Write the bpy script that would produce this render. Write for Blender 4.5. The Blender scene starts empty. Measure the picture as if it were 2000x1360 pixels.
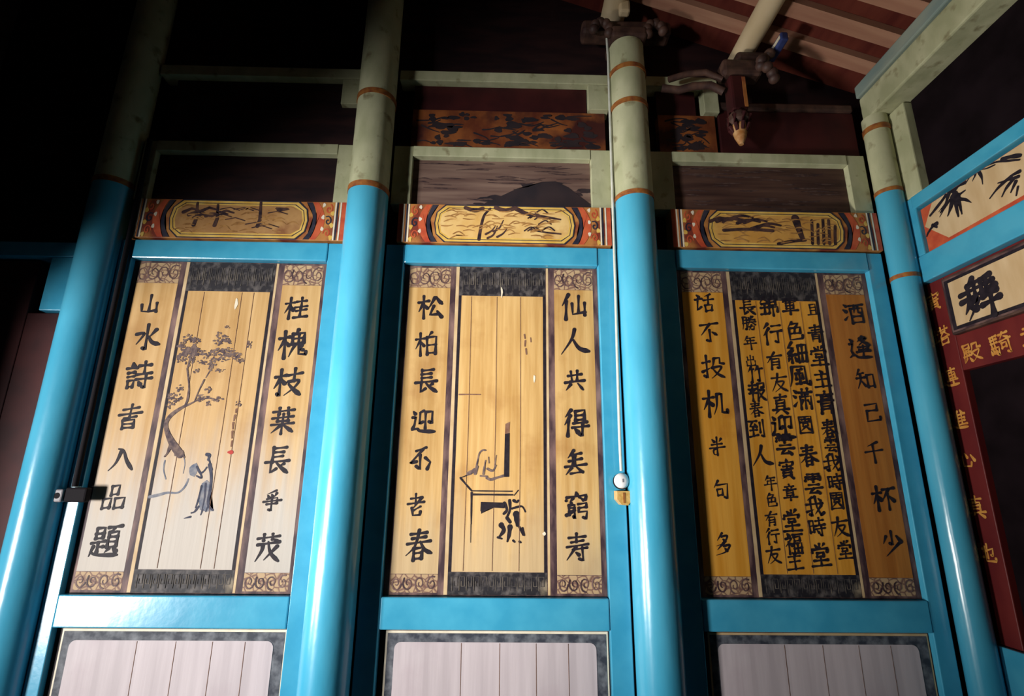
import bpy, bmesh, math, random
from mathutils import Vector, Matrix
random.seed(7)
SC = bpy.context.scene
COL = SC.collection

# ------------------------------------------------------------------ camera
cam_d = bpy.data.cameras.new('camera')
cam_d.sensor_width = 36.0
cam_d.lens = 18.435
cam_d.clip_start = 0.05
cam = bpy.data.objects.new('camera', cam_d)
COL.objects.link(cam)
cam.matrix_world = Matrix(((0.999743, -0.015304, -0.016720, 0.0),
                           (-0.020102, -0.257765, -0.965999, -2.5),
                           (0.010474, 0.966086, -0.258006, 1.5),
                           (0, 0, 0, 1)))
SC.camera = cam

# ------------------------------------------------------------------ exposure, sky, daylight
SC.view_settings.view_transform = 'Standard'
SC.view_settings.look = 'None'
SC.view_settings.gamma = 1.0
SC.view_settings.use_curve_mapping = False
SC.view_settings.exposure = 0.0
SC.cycles.use_denoising = True
SC.cycles.max_bounces = 6
SC.cycles.sample_clamp_indirect = 4.0
W = bpy.data.worlds.new('sky')
SC.world = W
W.use_nodes = True
W.node_tree.nodes['Background'].inputs[0].default_value = (0.55, 0.72, 1.0, 1)
W.node_tree.nodes['Background'].inputs[1].default_value = 0.15


def area(name, loc, target, sx, sy, watts, col, spread=180):
    d = bpy.data.lights.new(name, 'AREA')
    d.shape = 'RECTANGLE'
    d.size, d.size_y = sx, sy
    d.energy = watts
    d.color = col
    d.spread = math.radians(spread)
    o = bpy.data.objects.new(name, d)
    COL.objects.link(o)
    o.location = loc
    o.rotation_euler = (Vector(target) - Vector(loc)).to_track_quat('-Z', 'Y').to_euler()
    return o


# courtyard daylight from the left, and an added lamp brightening the right wall
area('courtyard_daylight', (-5.25, -4.65, 0.63), (0.7, 0, 2.05), 0.75, 1.22, 122, (1.0, 0.975, 0.95), 62)
area('right_wall_fill', (-3.0, -1.25, 0.7), (2.1, -0.75, 2.5), 0.5, 0.5, 20, (1.0, 0.95, 0.88), 52)

# ------------------------------------------------------------------ materials
def mat(name, c1, c2=None, scale=6.0, stretch=(1, 1, 1), rough=0.6, spec=0.4, bump=0.0, detail=5.0,
        lo=0.35, hi=0.65, bscale=None, kind='noise', c3=None, s3=9.0, lo3=0.62, hi3=0.72, coat=0.0, fade=None):
    m = bpy.data.materials.new(name)
    m.use_nodes = True
    nt = m.node_tree
    b = nt.nodes['Principled BSDF']
    b.inputs['Roughness'].default_value = rough
    b.inputs['Specular IOR Level'].default_value = spec
    if coat:
        b.inputs['Coat Weight'].default_value = coat
        b.inputs['Coat Roughness'].default_value = 0.08
    tc = nt.nodes.new('ShaderNodeTexCoord')
    mp = nt.nodes.new('ShaderNodeMapping')
    mp.inputs['Scale'].default_value = stretch
    nt.links.new(tc.outputs['Object'], mp.inputs['Vector'])
    if kind == 'noise':
        tx = nt.nodes.new('ShaderNodeTexNoise')
        tx.inputs['Scale'].default_value = scale
        tx.inputs['Detail'].default_value = detail
        fac = tx.outputs['Fac']
    else:
        tx = nt.nodes.new('ShaderNodeTexVoronoi')
        tx.inputs['Scale'].default_value = scale
        tx.feature = 'DISTANCE_TO_EDGE'
        fac = tx.outputs['Distance']
    nt.links.new(mp.outputs['Vector'], tx.inputs['Vector'])
    rp = nt.nodes.new('ShaderNodeValToRGB')
    rp.color_ramp.elements[0].position = lo
    rp.color_ramp.elements[1].position = hi
    rp.color_ramp.elements[0].color = (*c1, 1)
    rp.color_ramp.elements[1].color = (*(c2 or c1), 1)
    nt.links.new(fac, rp.inputs['Fac'])
    col = rp.outputs['Color']
    if c3:
        t3 = nt.nodes.new('ShaderNodeTexNoise')
        t3.inputs['Scale'].default_value = s3
        t3.inputs['Detail'].default_value = 6
        nt.links.new(tc.outputs['Object'], t3.inputs['Vector'])
        r3 = nt.nodes.new('ShaderNodeMapRange')
        r3.inputs['From Min'].default_value = lo3
        r3.inputs['From Max'].default_value = hi3
        nt.links.new(t3.outputs['Fac'], r3.inputs['Value'])
        mx = nt.nodes.new('ShaderNodeMix')
        mx.data_type = 'RGBA'
        nt.links.new(r3.outputs['Result'], mx.inputs['Factor'])
        nt.links.new(col, mx.inputs['A'])
        mx.inputs['B'].default_value = (*c3, 1)
        col = mx.outputs['Result']
    if fade:                      # the lower boards have weathered to a pale grey, with a ragged edge
        fc, fz0, fz1, famt = fade
        sx = nt.nodes.new('ShaderNodeSeparateXYZ')
        nt.links.new(tc.outputs['Object'], sx.inputs['Vector'])
        t4 = nt.nodes.new('ShaderNodeTexNoise')
        t4.inputs['Scale'].default_value = 3.0
        t4.inputs['Detail'].default_value = 6
        nt.links.new(mp.outputs['Vector'], t4.inputs['Vector'])
        ad = nt.nodes.new('ShaderNodeMath')
        ad.operation = 'MULTIPLY_ADD'
        nt.links.new(t4.outputs['Fac'], ad.inputs[0])
        ad.inputs[1].default_value = 0.55
        nt.links.new(sx.outputs['Z'], ad.inputs[2])
        r4 = nt.nodes.new('ShaderNodeMapRange')
        r4.interpolation_type = 'SMOOTHSTEP'
        r4.inputs['From Min'].default_value = fz1 + 0.27
        r4.inputs['From Max'].default_value = fz0 + 0.27
        r4.inputs['To Max'].default_value = famt
        nt.links.new(ad.outputs['Value'], r4.inputs['Value'])
        m4 = nt.nodes.new('ShaderNodeMix')
        m4.data_type = 'RGBA'
        nt.links.new(r4.outputs['Result'], m4.inputs['Factor'])
        nt.links.new(col, m4.inputs['A'])
        m4.inputs['B'].default_value = (*fc, 1)
        col = m4.outputs['Result']
    nt.links.new(col, b.inputs['Base Color'])
    if bump:
        t2 = nt.nodes.new('ShaderNodeTexNoise')
        t2.inputs['Scale'].default_value = bscale or scale * 2
        t2.inputs['Detail'].default_value = 3
        nt.links.new(mp.outputs['Vector'], t2.inputs['Vector'])
        bp = nt.nodes.new('ShaderNodeBump')
        bp.inputs['Strength'].default_value = bump
        bp.inputs['Distance'].default_value = 0.02
        nt.links.new(t2.outputs['Fac'], bp.inputs['Height'])
        nt.links.new(bp.outputs['Normal'], b.inputs['Normal'])
    return m


BLUE = mat('blue_enamel', (0.050, 0.335, 0.51), (0.080, 0.40, 0.575), 5, (1, 1, .4), 0.22, 0.55, 0.08, bscale=14)
BLUE_FLAT = mat('blue_enamel_on_frames', (0.045, 0.325, 0.51), (0.070, 0.39, 0.575), 7, (1, 1, 1), 0.22, 0.5, 0.035, bscale=18, coat=0.35)
GREEN = mat('pale_green_paint', (0.36, 0.37, 0.22), (0.50, 0.50, 0.32), 9, (1, 1, .5), 0.5, 0.4, 0.1, c3=(0.19, 0.16, 0.08), s3=14, lo3=0.58, hi3=0.74)
RING = mat('brown_ring_paint', (0.20, 0.055, 0.02), (0.36, 0.14, 0.03), 30, rough=0.5)
TAN = mat('tan_painted_board', (0.47, 0.265, 0.080), (0.63, 0.40, 0.155), 3.2, (9, 1, 0.55), 0.55, 0.35, 0.05, c3=(0.36, 0.17, 0.045), s3=4, lo3=0.54, hi3=0.78, fade=((0.53, 0.41, 0.25), 0.12, 0.55, 0.6))
TAN_PALE = mat('faded_painted_board', (0.46, 0.26, 0.085), (0.60, 0.38, 0.16), 2.6, (9, 1, 0.5), 0.55, 0.35, 0.05, c3=(0.36, 0.18, 0.05), s3=3.5, lo3=0.54, hi3=0.78, fade=((0.46, 0.425, 0.385), 0.25, 0.85, 0.88))
TAN_SHADE = mat('shaded_tan_board', (0.58, 0.245, 0.022), (0.70, 0.34, 0.050), 3, (9, 1, 0.5), 0.6, 0.2, 0.05, c3=(0.45, 0.15, 0.012), s3=5, lo3=0.58, hi3=0.78)  # tan boards of the right bay, their shade put into a deeper orange
TAN_DEEP_SHADE = mat('deep_shaded_tan_board', (0.36, 0.125, 0.022), (0.46, 0.18, 0.035), 3, (9, 1, 0.5), 0.6, 0.2, 0.05)  # right-hand strip of that bay, its heavier shade put into the colour
INK = mat('black_ink', (0.010, 0.007, 0.012), (0.022, 0.016, 0.022), 40, rough=0.6, spec=0.2)
INK_BROWN = mat('brown_ink', (0.16, 0.075, 0.045), (0.22, 0.12, 0.08), 40, rough=0.7, spec=0.2)
INK_GREY = mat('grey_violet_wash', (0.055, 0.038, 0.050), (0.20, 0.135, 0.11), 38, rough=0.7, spec=0.2)
INK_BLUE = mat('grey_blue_wash', (0.10, 0.12, 0.17), (0.26, 0.25, 0.26), 30, rough=0.7, spec=0.2)
SEAL_RED = mat('seal_red', (0.42, 0.03, 0.02), rough=0.7)
BANDK = mat('black_fret_band', (0.014, 0.012, 0.016), (0.11, 0.095, 0.09), 26, (1.2, 1, 1), 0.6, 0.3, lo=0.46, hi=0.70, c3=(0.24, 0.19, 0.13), s3=7, lo3=0.60, hi3=0.72)
BANDS = mat('scroll_band', (0.17, 0.085, 0.065), (0.46, 0.31, 0.17), 34, (1, 1, 1), 0.6, 0.3, lo=0.02, hi=0.13, kind='voronoi')
BORDER = mat('worn_plum_border', (0.045, 0.022, 0.028), (0.24, 0.14, 0.12), 10, (2, 1, 0.6), 0.6, 0.3, lo=0.4, hi=0.7)
LINE_LIGHT = mat('pale_border_line', (0.50, 0.34, 0.17), (0.62, 0.46, 0.26), 10, rough=0.6)
PINK = mat('pale_pink_board', (0.47, 0.405, 0.42), (0.57, 0.495, 0.51), 2.5, (9, 1, 0.5), 0.55, 0.35, 0.04, c3=(0.41, 0.32, 0.35), s3=2.5, lo3=0.55, hi3=0.8)
SLATE = mat('slate_border', (0.035, 0.04, 0.055), (0.20, 0.21, 0.23), 22, (1, 1, 1), 0.6, 0.3, lo=0.40, hi=0.72)
REVEAL = mat('dark_reveal', (0.012, 0.008, 0.012), (0.025, 0.014, 0.016), 8, rough=0.7)
VOID = mat('recess_shade_black', (0.005, 0.003, 0.004), (0.010, 0.006, 0.008), 6, rough=0.9, spec=0.05)  # near-black that puts the shade of recess and doorway into the colour
DUSTY = mat('dusty_fret_paint', (0.05, 0.045, 0.045), (0.17, 0.14, 0.11), 18, rough=0.7, spec=0.2, lo=0.42, hi=0.68)
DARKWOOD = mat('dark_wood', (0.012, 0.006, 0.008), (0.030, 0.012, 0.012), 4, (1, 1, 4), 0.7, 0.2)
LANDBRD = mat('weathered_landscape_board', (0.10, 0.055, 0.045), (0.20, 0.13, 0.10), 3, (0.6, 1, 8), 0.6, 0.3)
ORANGE = mat('orange_painted_board', (0.34, 0.115, 0.03), (0.52, 0.23, 0.06), 5, (1.5, 1, 1), 0.55, 0.35, c3=(0.20, 0.035, 0.02), s3=6, lo3=0.5, hi3=0.62)
FRIEZE = mat('dark_orange_frieze', (0.10, 0.022, 0.010), (0.27, 0.085, 0.022), 5, (1.5, 1, 1), 0.6, 0.25, c3=(0.05, 0.012, 0.010), s3=4, lo3=0.48, hi3=0.60)
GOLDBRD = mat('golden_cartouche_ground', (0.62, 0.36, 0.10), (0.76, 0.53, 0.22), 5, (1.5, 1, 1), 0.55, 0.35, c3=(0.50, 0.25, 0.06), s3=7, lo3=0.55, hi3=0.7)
YELLOW = mat('ochre_outline', (0.62, 0.36, 0.06), (0.72, 0.48, 0.12), 20, rough=0.55)
RED = mat('vermilion_paint', (0.44, 0.06, 0.025), (0.56, 0.11, 0.04), 20, rough=0.55)
WHITE = mat('ivory_paint', (0.68, 0.60, 0.45), (0.78, 0.70, 0.55), 20, rough=0.55)
NAVY = mat('navy_paint', (0.012, 0.013, 0.030), (0.04, 0.035, 0.05), 20, rough=0.55)
MAROON = mat('maroon_lacquer', (0.10, 0.008, 0.010), (0.15, 0.016, 0.014), 6, (1, 1, .5), 0.5, 0.35)
MAROON_ROOF = mat('maroon_roof_board', (0.085, 0.014, 0.010), (0.14, 0.030, 0.018), 5, (3, .6, 1), 0.7, 0.2)
RAFTER = mat('pinkish_tan_rafter', (0.36, 0.17, 0.11), (0.46, 0.25, 0.16), 4, (.5, 4, 1), 0.65, 0.25)
GOLD = mat('gold_paint', (0.50, 0.20, 0.035), (0.60, 0.30, 0.07), 30, rough=0.45)
CREAM = mat('cream_board', (0.52, 0.36, 0.19), (0.62, 0.46, 0.27), 4, (1, 4, 1), 0.55, 0.3)
CREAM_LOG = mat('cream_painted_log', (0.60, 0.46, 0.27), (0.72, 0.58, 0.38), 6, (1, .4, 1), 0.55, 0.3)
BLACK = mat('black_plastic', (0.008, 0.006, 0.008), rough=0.75, spec=0.15)
GREYCAP = mat('grey_metal', (0.16, 0.15, 0.16), (0.26, 0.24, 0.25), 30, rough=0.5)
BUD = mat('ochre_bud_paint', (0.30, 0.12, 0.03), (0.50, 0.30, 0.14), 22, rough=0.6, spec=0.2)
CABLE = mat('pale_cable', (0.50, 0.52, 0.44), (0.62, 0.62, 0.55), 20, rough=0.5)
PORCELAIN = mat('white_porcelain', (0.80, 0.76, 0.74), rough=0.2)
BRASS = mat('brass', (0.55, 0.30, 0.07), (0.68, 0.42, 0.14), 60, rough=0.35)
STONE = mat('grey_stone', (0.05, 0.045, 0.045), (0.08, 0.075, 0.07), 5, rough=0.8)
PLASTER = mat('dark_plaster', (0.05, 0.04, 0.04), (0.08, 0.06, 0.06), 3, rough=0.9)
CARVED = mat('carved_dark_wood', (0.035, 0.016, 0.014), (0.10, 0.05, 0.035), 16, rough=0.6)
PAPER = mat('yellowed_paper', (0.62, 0.52, 0.28), (0.72, 0.62, 0.38), 12, rough=0.8)

# ------------------------------------------------------------------ mesh helpers
OFF = {}


def link(name, bm, m, parent=None, origin=None, smooth=False):
    off = Vector(origin) if origin is not None else (OFF[parent.name] if parent else Vector((0, 0, 0)))
    bmesh.ops.translate(bm, verts=bm.verts, vec=-off)
    me = bpy.data.meshes.new(name)
    bm.normal_update()
    bm.to_mesh(me)
    bm.free()
    if smooth:
        for p in me.polygons:
            p.use_smooth = True
        try:
            me.set_sharp_from_angle(angle=math.radians(40))
        except Exception:
            pass
    me.materials.append(m)
    o = bpy.data.objects.new(name, me)
    COL.objects.link(o)
    if parent:
        o.parent = parent
    else:
        o.location = off
    OFF[o.name] = off
    return o


def tag(o, label, cat, group=None):
    o['label'] = label
    o['category'] = cat
    if group:
        o['group'] = group
    return o


def thing(name, loc, label, cat, group=None):
    o = bpy.data.objects.new(name, None)
    o.empty_display_size = 0.1
    COL.objects.link(o)
    o.location = loc
    OFF[o.name] = Vector(loc)
    return tag(o, label, cat, group)


def struct(name, bm, m):
    o = link(name, bm, m)
    o['kind'] = 'structure'
    return o


def NB():
    return bmesh.new()


def box(bm, x0, x1, y0, y1, z0, z1, bev=0.0, seg=2):
    r = bmesh.ops.create_cube(bm, size=1.0)
    vs = r['verts']
    for v in vs:
        v.co = Vector(((x0 + x1) / 2 + v.co.x * (x1 - x0), (y0 + y1) / 2 + v.co.y * (y1 - y0), (z0 + z1) / 2 + v.co.z * (z1 - z0)))
    if bev:
        es = list({e for v in vs for e in v.link_edges})
        bmesh.ops.bevel(bm, geom=es, offset=bev, segments=seg, profile=0.5, affect='EDGES')
    return bm


def bxo(x0, x1, y0, y1, z0, z1, bev=0.0):
    return box(NB(), x0, x1, y0, y1, z0, z1, bev)


def lathe(bm, cx, cy, prof, seg=48, ax='z'):
    """prof: (radius, height) pairs, bottom to top"""
    rings = []
    for r, h in prof:
        ring = []
        for k in range(seg):
            a = 2 * math.pi * k / seg
            if ax == 'z':
                ring.append(bm.verts.new((cx + r * math.cos(a), cy + r * math.sin(a), h)))
            elif ax == 'y':
                ring.append(bm.verts.new((cx + r * math.cos(a), h, cy + r * math.sin(a))))
        rings.append(ring)
    for a, b in zip(rings, rings[1:]):
        for k in range(seg):
            bm.faces.new((a[k], a[(k + 1) % seg], b[(k + 1) % seg], b[k]))
    bm.faces.new(list(reversed(rings[0])))
    bm.faces.new(rings[-1])
    bmesh.ops.recalc_face_normals(bm, faces=bm.faces)
    return bm


def tube(bm, pts, r, seg=10):
    pts = [Vector(p) for p in pts]
    rings = []
    for i, p in enumerate(pts):
        d = (pts[min(i + 1, len(pts) - 1)] - pts[max(i - 1, 0)]).normalized()
        u = d.orthogonal().normalized() if abs(d.z) < 0.95 else d.cross(Vector((0, 1, 0))).normalized()
        w = d.cross(u)
        rings.append([bm.verts.new(p + (u * math.cos(2 * math.pi * k / seg) + w * math.sin(2 * math.pi * k / seg)) * r) for k in range(seg)])
    for a, b in zip(rings, rings[1:]):
        for k in range(seg):
            bm.faces.new((a[k], a[(k + 1) % seg], b[(k + 1) % seg], b[k]))
    bm.faces.new(list(reversed(rings[0])))
    bm.faces.new(rings[-1])
    bmesh.ops.recalc_face_normals(bm, faces=bm.faces)
    return bm


# painted marks lie on a face: F maps (a, b, lift) on that face to a point in the place
def on_wall(y):
    return lambda a, b, n: Vector((a, y - n, b))


def on_right(x):
    return lambda a, b, n: Vector((x - n, a, b))


def smooth_path(pts, n=5):
    if len(pts) < 3:
        return [Vector(p) for p in pts]
    P = [Vector(p) for p in pts]
    out = []
    for i in range(len(P) - 1):
        p0, p1, p2, p3 = P[max(i - 1, 0)], P[i], P[i + 1], P[min(i + 2, len(P) - 1)]
        for k in range(n):
            t = k / n
            out.append(0.5 * ((2 * p1) + (p2 - p0) * t + (2 * p0 - 5 * p1 + 4 * p2 - p3) * t * t + (3 * p1 - p0 - 3 * p2 + p3) * t ** 3))
    out.append(P[-1])
    return out


LIFT = [0]


def lift():
    LIFT[0] = (LIFT[0] + 1) % 40
    return 0.0009 + LIFT[0] * 0.00003


def ribbon(bm, F, path, wf, n=None):
    """a brush stroke: path of (a,b), wf(t) the full width along it"""
    n = lift() if n is None else n
    P = path
    L = [0.0]
    for p, q in zip(P, P[1:]):
        L.append(L[-1] + (q - p).length)
    T = L[-1] or 1e-6
    left, right = [], []
    for i, p in enumerate(P):
        d = (P[min(i + 1, len(P) - 1)] - P[max(i - 1, 0)])
        d = d.normalized() if d.length > 1e-9 else Vector((1, 0))
        nn = Vector((-d.y, d.x)) * wf(L[i] / T) * 0.5
        left.append(p + nn)
        right.append(p - nn)
    d0 = (P[1] - P[0]).normalized() * wf(0) * 0.5
    d1 = (P[-1] - P[-2]).normalized() * wf(1) * 0.5
    def cap(c, d):
        s = Vector((-d.y, d.x))
        return [c + s * math.cos(a) + d * math.sin(a) for a in (0.6, 1.2, 1.94, 2.54)]
    poly_l = [bm.verts.new(F(q.x, q.y, n)) for q in left]
    poly_r = [bm.verts.new(F(q.x, q.y, n)) for q in right]
    for i in range(len(P) - 1):
        bm.faces.new((poly_l[i], poly_r[i], poly_r[i + 1], poly_l[i + 1]))
    c1 = [bm.verts.new(F(q.x, q.y, n)) for q in cap(P[-1], d1)]
    bm.faces.new([poly_l[-1], poly_r[-1]] + c1[::-1])
    c0 = [bm.verts.new(F(q.x, q.y, n)) for q in cap(P[0], -d0)]
    bm.faces.new([poly_r[0], poly_l[0]] + c0[::-1])


def strokes(bm, F, items):
    for pts, w0, w1 in items:
        P = [Vector((pts[i], pts[i + 1])) for i in range(0, len(pts), 2)]
        P = smooth_path(P)
        ribbon(bm, F, P, lambda t: (w0 + (w1 - w0) * t) * (1 + 0.12 * math.sin(9 * t + w0 * 900)))
    return bm


def poly(bm, F, pts, n=None):
    n = lift() if n is None else n
    vs = [bm.verts.new(F(a, b, n)) for a, b in pts]
    f = bm.faces.new(vs)
    bmesh.ops.triangulate(bm, faces=[f])
    return bm


def flatpts(t):
    return [(t[i], t[i + 1]) for i in range(0, len(t), 2)]


def blob(bm, F, a, b, ra, rb, rnd, n=None):
    k = 11
    ph = rnd.random() * 6
    pts = []
    for i in range(k):
        t = 2 * math.pi * i / k
        j = 1 + 0.28 * math.sin(3 * t + ph) * rnd.random() + 0.25 * (rnd.random() - .5)
        pts.append((a + ra * j * math.cos(t), b + rb * j * math.sin(t)))
    poly(bm, F, pts, n)


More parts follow.
